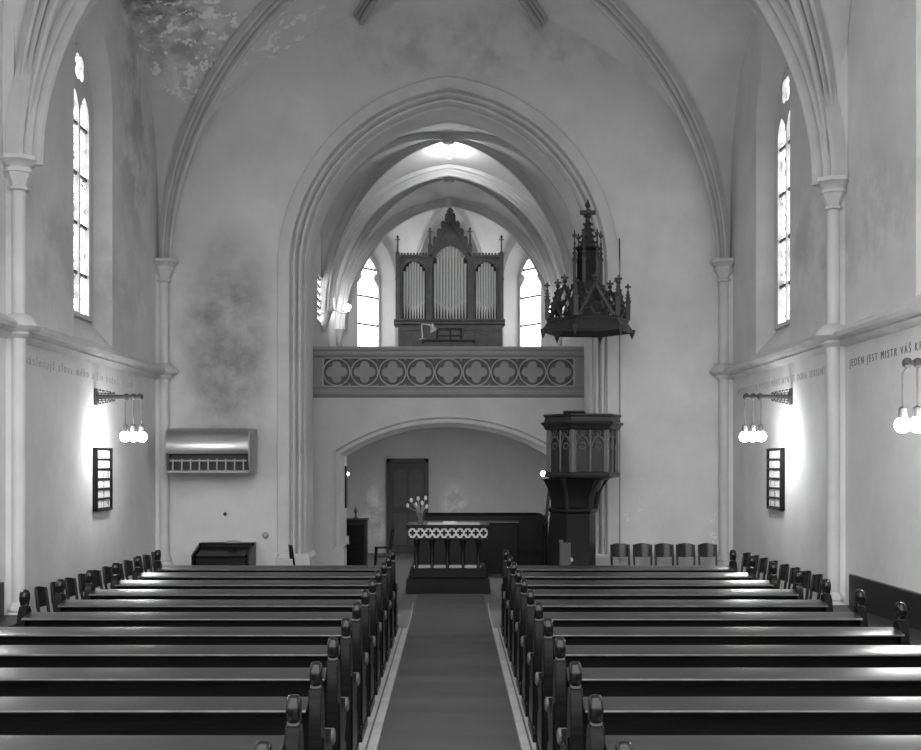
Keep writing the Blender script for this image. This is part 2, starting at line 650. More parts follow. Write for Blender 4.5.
hole = [(p[0], p[2]) for p in arch_row(AX, AHW - 0.02, ASP, AC, 0, 0, 0.0)]
outer = [(XL - 0.2, 0), (AX - AHW + 0.02, 0)] + list(reversed(hole))[1:-1] + [(AX + AHW - 0.02, 0), (XR + 0.2, 0), (XR + 0.2, 11.2), (XL - 0.2, 11.2)]
wf = slab(lambda u, v, w: (u, YF + w, v), outer, [], 0.9, 'wall_front', M['front'])
struct(wf)
prof = [(-0.012, 20.0), (-0.012, 19.955), (0.0, 19.945), (0.0, 19.955), (0.195, 19.955), (0.21, 19.99), (0.215, 20.05), (0.235, 20.06), (0.245, 20.02), (0.27, 19.99),
        (0.30, 19.99), (0.325, 20.02), (0.325, 20.10), (0.345, 20.14), (0.36, 20.12), (0.365, 20.09), (0.39, 20.07), (0.42, 20.08), (0.44, 20.11), (0.445, 20.2),
        (0.46, 20.24), (0.48, 20.22), (0.505, 20.24), (0.52, 20.28), (0.53, 20.36), (0.55, 20.42), (0.555, 20.92)]
rows = [arch_row(AX, AHW, ASP, AC, r if r < 0.215 else 0.215 + (r - 0.215) * 0.83, y, 0.6) for r, y in prof]
o = MB().grid(rows).build('trim_3', M['stone'], smooth=38)
struct(o)
for s in (-1, 1):
    xo, xi = AX + s * (AHW + 0.03), AX + s * (AHW - 0.57)
    b = MB()
    b.box(min(xo, xi), max(xo, xi), 19.90, 20.92, 0, 0.55)
    b.grid([[(x, y, z) for x, y in ((min(xo, xi) + k, 19.90 + k), (max(xo, xi) - k, 19.90 + k), (max(xo, xi) - k, 20.92), (min(xo, xi) + k, 20.92))] for k, z in ((0, 0.55), (0.05, 0.62))], True, True)
    struct(b.build('baseboard_%s' % ('left' if s < 0 else 'right'), M['stone'], bevel=0.01))

# ------------------------------------------------------------------ nave vault
def E(t):
    return 4.88 * math.sqrt(max(0, 1 - t * t))


def P(t):
    c = 0.216
    return 4.83 * math.sqrt(max(0, (1 + c) ** 2 - (t + c) ** 2) / ((1 + c) ** 2 - c * c))


def S(t):
    return 3.75 * max(0, 1 - t ** 3) ** (1 / 3)


def cell(a, b, E=E, P=P, S=S):
    A, B = min(1, abs(a)), min(1, abs(b))
    if B >= A:
        return P(A) + (E(A) - P(A)) * (1 - B) / max(1e-6, 1 - A) if A < 1 else 0
    return S(B) + (E(B) - S(B)) * (1 - A) / max(1e-6, 1 - B)


def ymap_far(a, b):
    n = 13.7 + 0.5 * a
    return n + (20.0 - n) * (b + 1) / 2


def ymap_near(a, b):
    n = 13.7 + 0.5 * a
    return 7.0 + (n - 7.0) * (b + 1) / 2


def vault(name, xc, hw, ym, sp, cl, m, n=56):
    rows = []
    for i in range(n + 1):
        b = math.sin(PI / 2 * (-1 + 2 * i / n))
        row = []
        for j in range(n + 1):
            a = math.sin(PI / 2 * (-1 + 2 * j / n))
            row.append((xc + hw * a, ym(a, b), sp + cl(a, b)))
        rows.append(row)
    o = MB().grid(rows).build(name, m, smooth=70)
    md = o.modifiers.new('thick', 'SOLIDIFY')
    md.thickness = 0.12
    md.offset = 1 if o.data.polygons[len(o.data.polygons) // 2].normal.z > 0 else -1
    struct(o)
    return o


vault('ceiling', XC, HW, ymap_far, SP, cell, M['vault'])
vault('ceiling', XC, HW, ymap_near, SP, cell, M['vault'], 40)

RIB = [(-0.13, 0.10), (-0.13, -0.03), (-0.105, -0.06), (-0.088, -0.02), (-0.070, -0.02), (-0.078, -0.09), (-0.060, -0.13), (-0.040, -0.11), (-0.030, -0.085), (-0.022, -0.085), (-0.042, -0.15), (-0.035, -0.20), (-0.012, -0.22)]
RIB = RIB + [(-a, b) for a, b in reversed(RIB)]


def rib_mesh(mb, pts, prof, sc=1.0, cap=True, flare=0):
    pts = [Vector(p) for p in pts]
    rows = []
    for i, p in enumerate(pts):
        t = (pts[min(i + 1, len(pts) - 1)] - pts[max(i - 1, 0)]).normalized()
        side = t.cross(Vector((0, 0, 1)))
        if side.length < 0.02 or i == 0:
            d = (pts[-1] - pts[0])
            d.z = 0
            side = d.cross(Vector((0, 0, 1)))
        side.normalize()
        up = side.cross(t).normalized()
        k = sc * min(1.0, 1 - flare + flare * i / 9)
        rows.append([p + side * (a * k) + up * (b * k) for a, b in prof])
    mb.grid(rows, True, cap)


def diag_path(xc, hw, ym, sp, E, sa, sb, n=30, drop=0.02, t0=0.0):
    pts = []
    for i in range(n + 1):
        u = 1 - math.cos(PI / 2 * i / n)
        u = t0 + (1 - t0) * u
        a, b = sa * (1 - u), sb * (1 - u)
        pts.append((xc + hw * a, ym(a, b), sp + E(1 - u) - drop))
    return pts


tn = 3
def trim(mb, m, smooth=38):
    global tn
    tn += 1
    return struct(mb.build('trim_%d' % tn, m, smooth=smooth))


RX = 4.92
for sa in (-1, 1):
    mb = MB(); rib_mesh(mb, diag_path(XC, RX, lambda a, b: ymap_far(a, b) - 0.10 * max(0, b) , SP, E, sa, 1), RIB, 1.0, True, 0.40); trim(mb, M['rib'])
    mb = MB(); rib_mesh(mb, diag_path(XC, RX, ymap_far, SP, E, sa, -1), RIB, 1.2, True, 0.55); trim(mb, M['rib'])
    mb = MB(); rib_mesh(mb, diag_path(XC, RX, ymap_near, SP, E, sa, 1), RIB, 1.15, True, 0.55); trim(mb, M['rib'])
# transverse rib between the bays
pts = [(XC + RX * a, 13.7 + 0.5 * a, SP + P(abs(a)) - 0.02) for a in [math.sin(PI / 2 * (-1 + 2 * i / 60)) for i in range(61)]]
mb = MB(); rib_mesh(mb, pts, RIB, 1.25); trim(mb, M['rib'])
# two short ribs dying into the front wall near its crown
for s, xp in ((-1, 360), (1, 541)):
    xe = (xp - VX) * 19.98 / F
    pts = []
    for i in range(13):
        t = i / 12
        x = XC + (xe - XC) * t
        y = 16.8 + (19.98 - 16.8) * t
        a = (x - XC) / HW
        b = (y - 16.85) / 3.15
        pts.append((x, y, SP + cell(a, b) - 0.05))
    mb = MB(); rib_mesh(mb, pts, RIB, 0.95); trim(mb, M['ribdark'])
mb = MB(); mb.lathe([(0.02, -0.34), (0.22, -0.30), (0.28, -0.15), (0.28, 0.05)], (XC, 16.85, SP + 4.85), 20); trim(mb, M['rib'])

# ------------------------------------------------------------------ chancel: walls, gallery, vault
CX, CH = -0.07, 2.70
CL, CR = CX - CH, CX + CH
CSP = 5.45
struct(slab(lambda u, v, w: (CL - w, u, v), [(20.9, 0), (28.2, 0), (28.2, 9), (20.9, 9)],
            [([(23.25, 5.15), (24.25, 5.15), (24.25, 6.15), (23.25, 6.15)],) * 2], 0.3, 'wall_chancel_left', M['chancel']))
struct(MB().box(CR, CR + 0.3, 20.9, 28.2, 0, 9).build('wall_chancel_right', M['chancel']))
AP = [(CL, 27.0), (CL, 28.2), (CX - 1.18, 30.2), (CX + 1.18, 30.2), (CR, 28.2), (CR, 27.0)]


def seg_map(p, q):
    p, q = Vector((p[0], p[1], 0)), Vector((q[0], q[1], 0))
    d = (q - p).normalized()
    nrm = Vector((d.y, -d.x, 0))
    if nrm.y < 0:
        nrm = -nrm
    return (lambda u, v, w: tuple(p + d * u + nrm * w + Vector((0, 0, v)))), (q - p).length


for k, (p, q, uc) in enumerate(((AP[1], AP[2], 1.36), (AP[4], AP[3], 1.36))):
    fn, L = seg_map(p, q)
    a = pointed(uc, 0.74, 4.2, 7.0, 0.4)
    b = pointed(uc, 0.45, 4.4, 7.02, 0.3)
    struct(slab(fn, [(-0.25, 0), (L, 0), (L, 9), (-0.25, 9)], [(a, b)], 0.35, 'wall_apse_%s' % ('left' if k == 0 else 'right'), M['chancel']))
    NWIN += 1
    o = slab(lambda u, v, w, fn=fn: fn(u, v, 0.30 + w), pointed(uc, 0.46, 4.4, 7.02, 0.3), [(pointed(uc, 0.40, 4.46, 6.98, 0.25),) * 2], 0.1, 'window_%d' % NWIN, M['stone'])
    struct(o)
    MB().prism(pointed(uc, 0.40, 4.46, 6.98, 0.25), fn, 0.36, 0.38).build('pane', M['pane_apse'], o, smooth=0)
    for i in range(4):
        z = 5.1 + i * 0.73
        mb = MB(); mb.bar(fn(uc - 0.40, z, 0.33), fn(uc + 0.40, z, 0.33), 0.05, 0.05)
        mb.build('glazing_bar', M['iron'], o)
    for s in (-1, 1):      # cusps of the trefoil head
        poly = [(uc + s * 0.41, 6.85), (uc + s * 0.41, 7.22), (uc + s * 0.30, 7.18), (uc + s * 0.22, 7.06), (uc + s * 0.31, 6.96)]
        MB().prism(poly, fn, 0.31, 0.36).build('cusp', M['stone'], o)
fn, L = seg_map(AP[2], AP[3])
struct(MB().prism([(-0.2, 0), (L + 0.2, 0), (L + 0.2, 9), (-0.2, 9)], fn, 0, 0.3).build('wall_apse_back', M['chancel'], smooth=0))

# latticed side window in the left chancel wall
NWIN += 1
o = MB()
o.prism([(23.25, 5.15), (24.25, 5.15), (24.25, 6.15), (23.25, 6.15)], lambda u, v, w: (CL - w, u, v), 0.16, 0.20)
o = o.build('window_%d' % NWIN, M['pane_apse'], smooth=0)
struct(o)
for i in range(7):
    mb = MB(); mb.bar((CL - 0.05, 23.25, 5.2 + i * 0.15), (CL - 0.05, 24.25, 5.2 + i * 0.15), 0.05, 0.05)
    mb.build('lattice_bar', M['iron'], o)

# chancel vault
def E2(t):
    return 3.32 * math.sqrt(max(0, 1 - t * t))


def P2(t):
    c = 0.12
    return 3.08 * math.sqrt(max(0, (1 + c) ** 2 - (t + c) ** 2) / ((1 + c) ** 2 - c * c))


def S2(t):
    return 2.5 * max(0, 1 - t ** 2.6) ** (1 / 2.6)


def cell2(a, b):
    return cell(a, b, E2, P2, S2)


def ymA(a, b):
    return 20.9 + 3.1 * (b + 1) / 2


def ymB(a, b):
    return 24.0 + 3.0 * (b + 1) / 2


vault('ceiling', CX, CH, ymA, CSP, cell2, M['chancel'], 36)
vault('ceiling', CX, CH, ymB, CSP, cell2, M['chancel'], 36)
KEY = Vector((CX, 27.02, CSP + 3.08))
n = 18
fan = MB()
segs = [(AP[i], AP[i + 1], 0) for i in range(5)] + [(AP[5], AP[0], 1)]
for p, q, front in segs:
    rows = []
    hgt = 2.85 if abs(p[0] - q[0]) > 0.1 else 1.3
    for i in range(n + 1):
        s = math.sin(PI / 2 * i / n)
        row = []
        for j in range(n + 1):
            f = j / n
            x, y = p[0] + (q[0] - p[0]) * f, p[1] + (q[1] - p[1]) * f
            e = math.sqrt(max(0, 1 - (2 * f - 1) ** 2))
            B = P2(abs(2 * f - 1)) if front else hgt * e
            h = B + (3.08 - B) * math.sqrt(max(0, 1 - s * s))
            row.append((KEY.x + (x - KEY.x) * s, KEY.y + (y - KEY.y) * s, CSP + h))
        rows.append(row)
    fan.grid(rows)
struct(fan.build('ceiling', M['chancel'], smooth=60))
RIB2 = [(a * 0.55, b * 0.55) for a, b in RIB]
for ym in (ymA, ymB):
    for sa in (-1, 1):
        for sb in (-1, 1):
            mb = MB(); rib_mesh(mb, diag_path(CX, CH - 0.06, ym, CSP, E2, sa, sb, 24), RIB2); trim(mb, M['rib'])
for yy, sc in ((24.0, 1.6), (27.0, 1.3)):
    pts = [(CX + (CH - 0.05) * a, yy, CSP + P2(abs(a)) - 0.02) for a in [math.sin(PI / 2 * (-1 + 2 * i / 50)) for i in range(51)]]
    mb = MB(); rib_mesh(mb, pts, RIB2, sc); trim(mb, M['rib'])
for p in (AP[1], AP[2], AP[3], AP[4]):
    pts = []
    for i in range(23):
        s = math.sin(PI / 2 * (1 - i / 22))
        pts.append((KEY.x + (p[0] - KEY.x) * s * 0.97, KEY.y + (p[1] - KEY.y) * s * 0.97, CSP + 3.08 * math.sqrt(max(0, 1 - s * s)) - 0.02))
    mb = MB(); rib_mesh(mb, pts, RIB2, 0.9); trim(mb, M['rib'])
for c, r in (((CX, 22.45, CSP + 3.32), 0.14), ((CX, 25.5, CSP + 3.3), 0.14), (tuple(KEY), 0.14)):
    mb = MB(); mb.lathe([(0.02, -0.22), (r * 0.8, -0.20), (r, -0.10), (r, 0.05)], c, 16); trim(mb, M['rib'])
for yy in (24.0, 27.0):   # corbels under the rib springers
    for s in (-1, 1):
        x = CX + s * CH
        mb = MB(); mb.lathe([(0.02, -0.45), (0.05, -0.40), (0.09, -0.2), (0.15, -0.06), (0.17, -0.05), (0.17, 0.0), (0.05, 0.0)], (x - s * 0.06, yy, CSP), 12); trim(mb, M['rib'])

# gallery wall with the flat segmental arch
GY = 22.0
def seg_row(hw, rise_R, r, y, z0, zc, n=24):
    R = rise_R - r
    h = hw - r
    t0 = math.asin(h / R)
    top = [(CX - 0.02 + R * math.sin(t0 - 2 * t0 * i / n), y, zc + R * math.cos(t0 - 2 * t0 * i / n)) for i in range(n + 1)]
    return [(CX - 0.02 + h, y, z0)] + top + [(CX - 0.02 - h, y, z0)]


SR = 4.01
SZC = 3.15 - SR
row = [(p[0], p[2]) for p in seg_row(2.22, SR, 0, 0, 0, SZC)]
outer = [(CL, 0), row[-1]] + list(reversed(row))[1:-1] + [row[0], (CR, 0), (CR, 3.5), (CL, 3.5)]
wg = slab(lambda u, v, w: (u, GY + w, v), outer, [], 0.5, 'wall_gallery', M['chancel'])
struct(wg)
prof = [(-0.02, 22.0), (-0.02, 21.96), (0.03, 21.94), (0.05, 21.97), (0.06, 22.0), (0.09, 22.0), (0.10, 21.96), (0.135, 21.96), (0.15, 22.0), (0.17, 22.06), (0.21, 22.10), (0.21, 22.52)]
mb = MB(); mb.grid([seg_row(2.22, SR, r, y, 0.55, SZC) for r, y in prof]); trim(mb, M['chancel'])
for sx_ in (-1, 1):
    xa_, xb_ = sorted((CX - 0.02 + sx_ * 2.24, CX - 0.02 + sx_ * 2.01))
    trim(MB().box(xa_, xb_, 21.955, 22.52, 0, 0.60), M['chancel'])
o = MB().box(CL, CR, GY + 0.02, 30.0, 3.3, 3.55)
struct(o.build('gallery_floor', M['floor']))
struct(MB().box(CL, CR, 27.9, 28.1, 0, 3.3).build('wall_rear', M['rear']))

# panelled rear door with two pointed panels
dr = sempty('door_1')
x0, x1 = (387 - VX) * 27.85 / F, (428.5 - VX) * 27.85 / F
zt = EYE + (VY - 458.5) * 27.85 / F
fr = MB(); fr.box(x0, x0 + 0.1, 27.76, 27.9, 0, zt).box(x1 - 0.1, x1, 27.76, 27.9, 0, zt).box(x0, x1, 27.76, 27.9, zt - 0.1, zt)
fr.build('door_frame', M['organ_dark'], dr, bevel=0.01)
MB().box(x0 + 0.1, x1 - 0.1, 27.83, 27.9, 0, zt - 0.1).build('door_leaf', M['organ_dark'], dr)
xm = (x0 + x1) / 2
for s in (-1, 1):
    MB().prism(pointed(xm + s * 0.19, 0.165, 1.15, 1.85, 0.1, 6), lambda u, v, w: (u, 27.83 - w, v), 0, 0.02).build('door_panel', M['door_panel'], dr, bevel=0.008)
    MB().box(xm + s * 0.19 - 0.165, xm + s * 0.19 + 0.165, 27.81, 27.83, 0.2, 1.0).build('door_panel', M['door_panel'], dr, bevel=0.008)
MB().tube([(x1 - 0.16, 27.83, 1.05), (x1 - 0.16, 27.77, 1.05), (x1 - 0.27, 27.77, 1.05)], 0.012, 6).build('door_handle', M['brass'], dr)

# gallery parapet
pa = thing('gallery_parapet', 'grey stone gallery parapet with nine carved quatrefoils below the organ', 'balcony', (CX, GY, 3.5))
PW = CH - 0.005
tr = MB()
pr = [(0.30, 0.99), (-0.10, 0.99), (-0.12, 0.96), (-0.12, 0.93), (-0.08, 0.90), (-0.08, 0.84), (-0.05, 0.80), (0.0, 0.79), (0.30, 0.79)]
tr.grid([[(x, y, z) for y, z in pr] for x in (-PW, PW)], True, True)
tr.build('top_rail', M['parapet'], pa)
br = MB()
pr = [(0.30, 0.0), (0.0, 0.0), (-0.02, 0.02), (-0.08, 0.06), (-0.10, 0.12), (-0.10, 0.15), (-0.05, 0.19), (-0.02, 0.21), (0.30, 0.21)]
br.grid([[(x, y, z) for y, z in pr] for x in (-PW, PW)], True, True)
br.build('base_moulding', M['parapet'], pa)
xs0 = (322.5 - VX) * GY / F - CX
xs1 = (574.5 - VX) * GY / F - CX
pt = (xs1 - xs0) / 9
MB().box(xs0, xs1, 0.06, 0.28, 0.21, 0.79).build('panel', M['parapet_dark'], pa)
MB().box(-PW, xs0, -0.02, 0.28, 0.21, 0.79).build('end_post', M['parapet'], pa)
MB().box(xs1, PW, -0.02, 0.28, 0.21, 0.79).build('end_post', M['parapet'], pa)
fb = MB()
for (a, b, c, d) in ((xs0, xs1, 0.215, 0.235), (xs0, xs1, 0.765, 0.785), (xs0, xs0 + 0.02, 0.215, 0.785), (xs1 - 0.02, xs1, 0.215, 0.785)):
    fb.box(a, b, -0.025, 0.06, c, d)
fb.build('fillet_frame', M['parapet_light'], pa)
for i in range(9):
    xc = xs0 + pt * (i + 0.5)
    mb = MB()
    R, rr = pt / 2 - 0.012, 0.013
    mb.grid([[(xc + (R + rr * math.cos(q)) * math.cos(t), 0.01 + rr * 1.6 * math.sin(q), 0.50 + (R + rr * math.cos(q)) * math.sin(t)) for q in [2 * PI * j / 8 for j in range(8)]]
             for t in [2 * PI * k / 40 for k in range(41)]], True)
    ring = mb.build('ring', M['parapet_light'], pa)
    mb = MB()
    mb.prism([(xc + a, 0.50 + b) for a, b in quatrefoil(0.118, 0.098)], lambda u, v, w: (u, 0.06 - w, v), 0, 0.05)
    mb.build('quatrefoil', M['parapet'], ring, bevel=0.012)
    for s in (-1, 1):
        for t in (-1, 1):
            MB().prism([(xc + s * 0.265, 0.50 + t * 0.265), (xc + s * 0.21, 0.5 + t * 0.265), (xc + s * 0.265, 0.5 + t * 0.21)], lambda u, v, w: (u, 0.06 - w, v), 0, 0.03).build('spandrel', M['parapet'], ring) if (i in (0, 8) or s == 1) else None

# ------------------------------------------------------------------ organ
OY = 27.0
def ox(p):
    return (p - 450.3) * OY / F


def oz(y):
    return EYE + (VY - y) * OY / F - 3.55


og = thing('pipe_organ', 'carved dark-cased pipe organ with three fields of silver pipes on the gallery', 'organ', ((450.3 - VX) * OY / F, OY, 3.55))
lb = MB(); lb.box(ox(398), ox(502.5), 0.0, 0.8, 0, oz(323))
lb.build('lower_case', M['organ'], og, bevel=0.01)
for a, b in ((400, 424), (428, 474), (477, 500)):
    mb = MB()
    for q in ((a, a + 1.2), (b - 1.2, b)):
        mb.box(ox(q[0]), ox(q[1]), -0.02, 0.0, oz(346) - 0.3, oz(329))
    mb.box(ox(a), ox(b), -0.02, 0.0, oz(330.5), oz(329))
    mb.build('panel_frame', M['organ'], og)
mb = MB()
mb.grid([[(x, y, z) for y, z in ((0.5, oz(319.5)), (-0.09, oz(319.5)), (-0.09, oz(320.8)), (-0.05, oz(322)), (-0.05, oz(324)), (0, oz(325)), (0.5, oz(325)))] for x in (ox(394), ox(505))], True, True)
mb.build('case_cornice', M['organ'], og)
MB().box(ox(399), ox(501), 0.22, 0.8, oz(320), oz(256)).build('back_case', M['organ_dark'], og)
# fields: (left, right, top of frame, arch spring, arch hw)
def field(a, b, ytop, yspring, yapex):
    """timber panel with a pointed opening, pipes standing in it"""
    xc, hw = (ox(a) + ox(b)) / 2, (ox(b) - ox(a)) / 2
    rise = oz(yapex) - oz(yspring)
    c = max(0.01, (rise * rise - hw * hw) / (2 * hw))
    op = pointed(xc, hw - 0.02, oz(319.6), oz(yspring), c, 8)
    return xc, hw, op


for (a, b, ytop, ysp, yap, npipe, fa, fb_) in ((401.5, 426.5, 256.5, 273, 260.5, 8, 398, 430.5), (432, 468.5, 232, 266, 244, 11, 429, 471.5), (474, 498, 256.5, 273, 260.5, 8, 470, 501.5)):
    xc, hw, op = field(a, b, ytop, ysp, yap)
    out = [(ox(fa), oz(319.6)), op[0]] + list(reversed(op[2:])) + [op[1], (ox(fb_), oz(319.6)), (ox(fb_), oz(ytop)), (ox(fa), oz(ytop))]
    if npipe == 11:
        out = out[:-2] + [(ox(fb_), oz(258)), (ox(466), oz(243)), (ox(460), oz(229)), (ox(451.5), oz(214)), (ox(448.5), oz(214)), (ox(440.5), oz(229)), (ox(434.5), oz(243)), (ox(fa), oz(258))]
    p = slab(lambda u, v, w: (u, 0.02 + w, v), out, [], 0.06, 'arch_panel', M['organ'])
    p.parent = og
    for i in range(npipe):
        f = (i + 0.5) / npipe
        x = xc + (2 * f - 1) * (hw - 0.035)
        r = (hw - 0.03) / npipe * 0.90
        d = abs(2 * f - 1)
        top = oz(yap) - (oz(yap) - oz(ysp)) * d ** 1.8 - 0.0
        vm = oz(308) + (oz(299.5) - oz(308)) * d if npipe != 11 else oz(309) + (oz(298.5) - oz(309)) * d
        mb = MB()
        mb.lathe([(r * 0.35, oz(319.6)), (r * 0.95, vm - 0.05), (r * 1.0, vm - 0.045), (r * 1.12, vm - 0.02), (r * 1.12, vm + 0.02), (r, vm + 0.04), (r, top), (r * 0.8, top)], (x, 0.16 - 0.03 * (1 - d), 0), 14)
        mb.build('pipe', M['pipe'], og)
for p_, ytop in ((397.6, 235), (430, 227), (470, 227), (501.6, 235)):
    mb = MB()
    x = ox(p_)
    wq = 0.045
    mb.box(x - wq, x + wq, -0.05, 0.1, oz(319.6), oz(ytop + 20))
    mb.lathe([(0.075, oz(280)), (0.085, oz(279)), (0.075, oz(278))], (x, 0.02, 0), 4, PI / 4)
    mb.lathe([(0.065, oz(ytop + 20)), (0.07, oz(ytop + 18)), (0.03, oz(ytop + 16)), (0.028, oz(ytop + 3)), (0.045, oz(ytop + 2)), (0.012, oz(ytop))], (x, 0.02, 0), 4, PI / 4)
    mb.box(x - 0.06, x + 0.06, 0.0, 0.04, oz(ytop + 5), oz(ytop + 4))
    mb.build('pinnacle_post', M['organ'], og)
for a, b in ((400, 428), (472, 500)):
    mb = MB(); mb.box(ox(a), ox(b), -0.02, 0.06, oz(257), oz(254.8))
    for i in range(9):
        u = a + (b - a) * (i + 0.5) / 9
        mb.box(ox(u - 0.9), ox(u + 0.9), -0.01, 0.05, oz(255), oz(252.8))
    mb.build('cresting', M['organ'], og)
for s in (-1, 1):
    mb = MB()
    mb.bar((s * ox(470.5), 0.0, oz(257)), (0, 0.0, oz(218)), 0.05, 0.10)
    for i in range(5):
        t = (i + 0.5) / 5
        x, z = s * ox(470.5) * (1 - t), oz(257) + (oz(218) - oz(257)) * t
        mb.box(x - 0.05 + s * 0.03, x + 0.05 + s * 0.03, -0.03, 0.05, z - 0.02, z + 0.16)
        mb.ball((x + s * 0.03, 0.0, z + 0.18), 0.04, 6, 4)
    mb.build('gable_rake', M['organ'], og)
mb = MB(); mb.lathe([(0.06, oz(222)), (0.10, oz(220)), (0.06, oz(218)), (0.07, oz(212)), (0.10, oz(211)), (0.05, oz(209)), (0.03, oz(206)), (0.06, oz(205)), (0.01, oz(203))], (0, 0.02, 0), 8)
mb.build('finial', M['organ'], og)
mb = MB(); mb.prism([(a, oz(237.5) + b) for a, b in quatrefoil(0.07, 0.06)], lambda u, v, w: (u, 0.02 - w, v), 0, 0.03)
mb.build('rosette', M['pipe'], og).data.materials[0] = M['pulpit_light']

# organist's console, rack and lamp behind the parapet
cn = thing('organ_console', 'low brown organ console between parapet and organ case', 'console', ((448.5 - VX) * 25.4 / F, 25.4, 3.55))
zc = EYE + (VY - 339.5) * 25.4 / F - 3.55
MB().box(-0.55, 0.55, 0, 0.6, 0, zc - 0.04).build('body', M['organ'], cn, bevel=0.01)
MB().box(-0.60, 0.60, -0.05, 0.62, zc - 0.04, zc).build('top', M['organ_dark'], cn, bevel=0.01)
rk = thing('music_rack', 'thin black open music rack standing on the organ console', 'music stand', ((449.5 - VX) * 25.6 / F, 25.6, 3.55 + zc))
mb = MB()
for x in (-0.28, 0.02, 0.26):
    mb.box(x - 0.02, x + 0.02, -0.01, 0.03, 0, 0.28)
mb.build('upright', M['black'], rk)
MB().box(-0.29, 0.29, -0.01, 0.03, 0.24, 0.28).build('top_bar', M['black'], rk)
MB().box(-0.31, 0.31, -0.06, 0.03, 0.09, 0.12).build('shelf', M['black'], rk)
dl = thing('desk_lamp', 'pale jointed desk lamp on the organ console above the parapet', 'lamp', ((422.5 - VX) * 25.5 / F, 25.5, 3.55 + zc))
MB().lathe([(0.09, 0), (0.09, 0.02), (0.03, 0.04), (0.015, 0.06)], (0, 0, 0), 14).build('base', M['grey_metal'], dl)
MB().tube([(0, 0, 0.04), (-0.02, 0, 0.36)], 0.013, 8).build('lower_arm', M['white'], dl)
MB().tube([(-0.02, 0, 0.36), (0.20, -0.02, 0.34)], 0.013, 8).build('upper_arm', M['white'], dl)
mb = MB(); mb.lathe([(0.03, 0.10), (0.045, 0.08), (0.06, 0.02), (0.11, -0.08), (0.105, -0.08), (0.05, 0.02)], (0, 0, 0), 16)
o = mb.build('lamp_shade', M['steel'], dl); o.location = (0.24, -0.03, 0.27); o.rotation_euler = (0.1, -0.45, 0)

# ------------------------------------------------------------------ wall lamps in the nave
def wall_lamp(label, wx, sx, Y, zarm=3.2):
    """wrought bracket with three opal globes hanging from the arm"""
    t = thing('bracket_lamp', label, 'lamp', (wx, Y, zarm), 0 if sx > 0 else PI, 'bracket lamps on the nave walls')
    MB().box(0, 0.03, -0.06, 0.06, -0.12, 0.12).build('wall_plate', M['iron'], t, bevel=0.008)
    mb = MB(); mb.tube([(0.03, 0, 0), (0.52, 0, 0)], [0.036, 0.028], 10)
    for q in (0.46, 0.56, 0.66):
        mb.ball((q, 0, 0), 0.05, 10, 6)
    mb.tube([(0.5, 0, 0), (0.68, 0, 0)], 0.025, 8)
    mb.build('arm', M['iron'], t)
    for s in (-1, 1):
        mb = MB()
        for i in range(5):
            x = 0.05 + i * 0.05
            mb.tube([(x, 0, s * 0.03), (x + 0.012, 0, s * (0.11 - i * 0.010)), (x + 0.032, 0, s * (0.095 - i * 0.010))], 0.008, 6)
            mb.ball((x + 0.032, 0, s * (0.095 - i * 0.010)), 0.013, 8, 5)
        mb.tube([(0.03, 0, s * 0.055), (0.30, 0, s * 0.045)], 0.008, 6)
        mb.build('scrollwork', M['iron'], t)
    for q, dy in ((0.48, -sx * 0.13), (0.565, 0.0), (0.65, sx * 0.13)):
        mb = MB(); mb.tube([(q, 0, -0.03), (q, dy, -0.08), (q, dy, -0.42)], 0.009, 6)
        mb.build('hanging_rod', M['brass'], t)
        MB().lathe([(0.012, -0.40), (0.04, -0.42), (0.045, -0.51), (0.035, -0.52)], (q, dy, 0), 12).build('socket', M['brass'], t)
        MB().ball((q, dy, -0.58), 0.076, 16, 12).build('globe', M['globe'], t)
    return t


wall_lamp('three-globe bracket lamp above the left wall hymn board', XL, 1, 16.45)
wall_lamp('three-globe bracket lamp above the right wall hymn board', XR, -1, 16.4)
wall_lamp('three-globe bracket lamp cut by the right edge of the photo', XR, -1, 10.6, 3.18)
wall_lamp('three-globe bracket lamp just past the left edge of the photo', XL, 1, 10.4, 3.15)


def hymn_board(label, wx, sx, Y, nums):
    t = thing('hymn_board', label, 'hymn board', (wx, Y, 1.53), 0 if sx > 0 else PI, 'hymn number boards')
    W2, H, D = 0.375, 0.93, 0.07
    f = MB()
    f.box(0, D, -W2, -W2 + 0.05, 0, H).box(0, D, W2 - 0.05, W2, 0, H).box(0, D, -W2, W2, H - 0.03, H).box(0, D, -W2, W2, 0, 0.03)
    f.build('frame', M['black'], t, bevel=0.005)
    MB().box(0, 0.03, -W2 + 0.02, W2 - 0.02, 0.02, H - 0.02).build('backing', M['black'], t)
    rh = (H - 0.06) / 6
    for r in range(6):
        z0 = H - 0.03 - (r + 1) * rh
        MB().box(0.03, D - 0.005, -W2 + 0.05, W2 - 0.05, z0 - 0.008, z0 + 0.016).build('rail', M['black'], t)
        row = nums[r]
        n = len(row)
        wcard = 0.63 / max(n, 1)
        for c, ch in enumerate(row):
            # cards read left to right for somebody facing the board
            u = 0.315 - wcard * (c + 0.5)
            u = -u
            cd = MB().box(0.035, 0.045, u - wcard / 2 + 0.012, u + wcard / 2 - 0.012, z0 + 0.02, z0 + rh - 0.012).build('number_card', M['white'], t)
            if ch.strip():
                cu = bpy.data.curves.new('digit', 'FONT')
                cu.body = ch
                cu.size = 0.14
                cu.align_x = 'CENTER'
                cu.extrude = 0.001
                cu.materials.append(M['print'])
                d = bpy.data.objects.new('digit', cu)
                COL.objects.link(d)
                d.location = (0.047, u, z0 + 0.028)
                d.rotation_euler = (PI / 2, 0, PI / 2)
                meshed(d, cd)
    return t


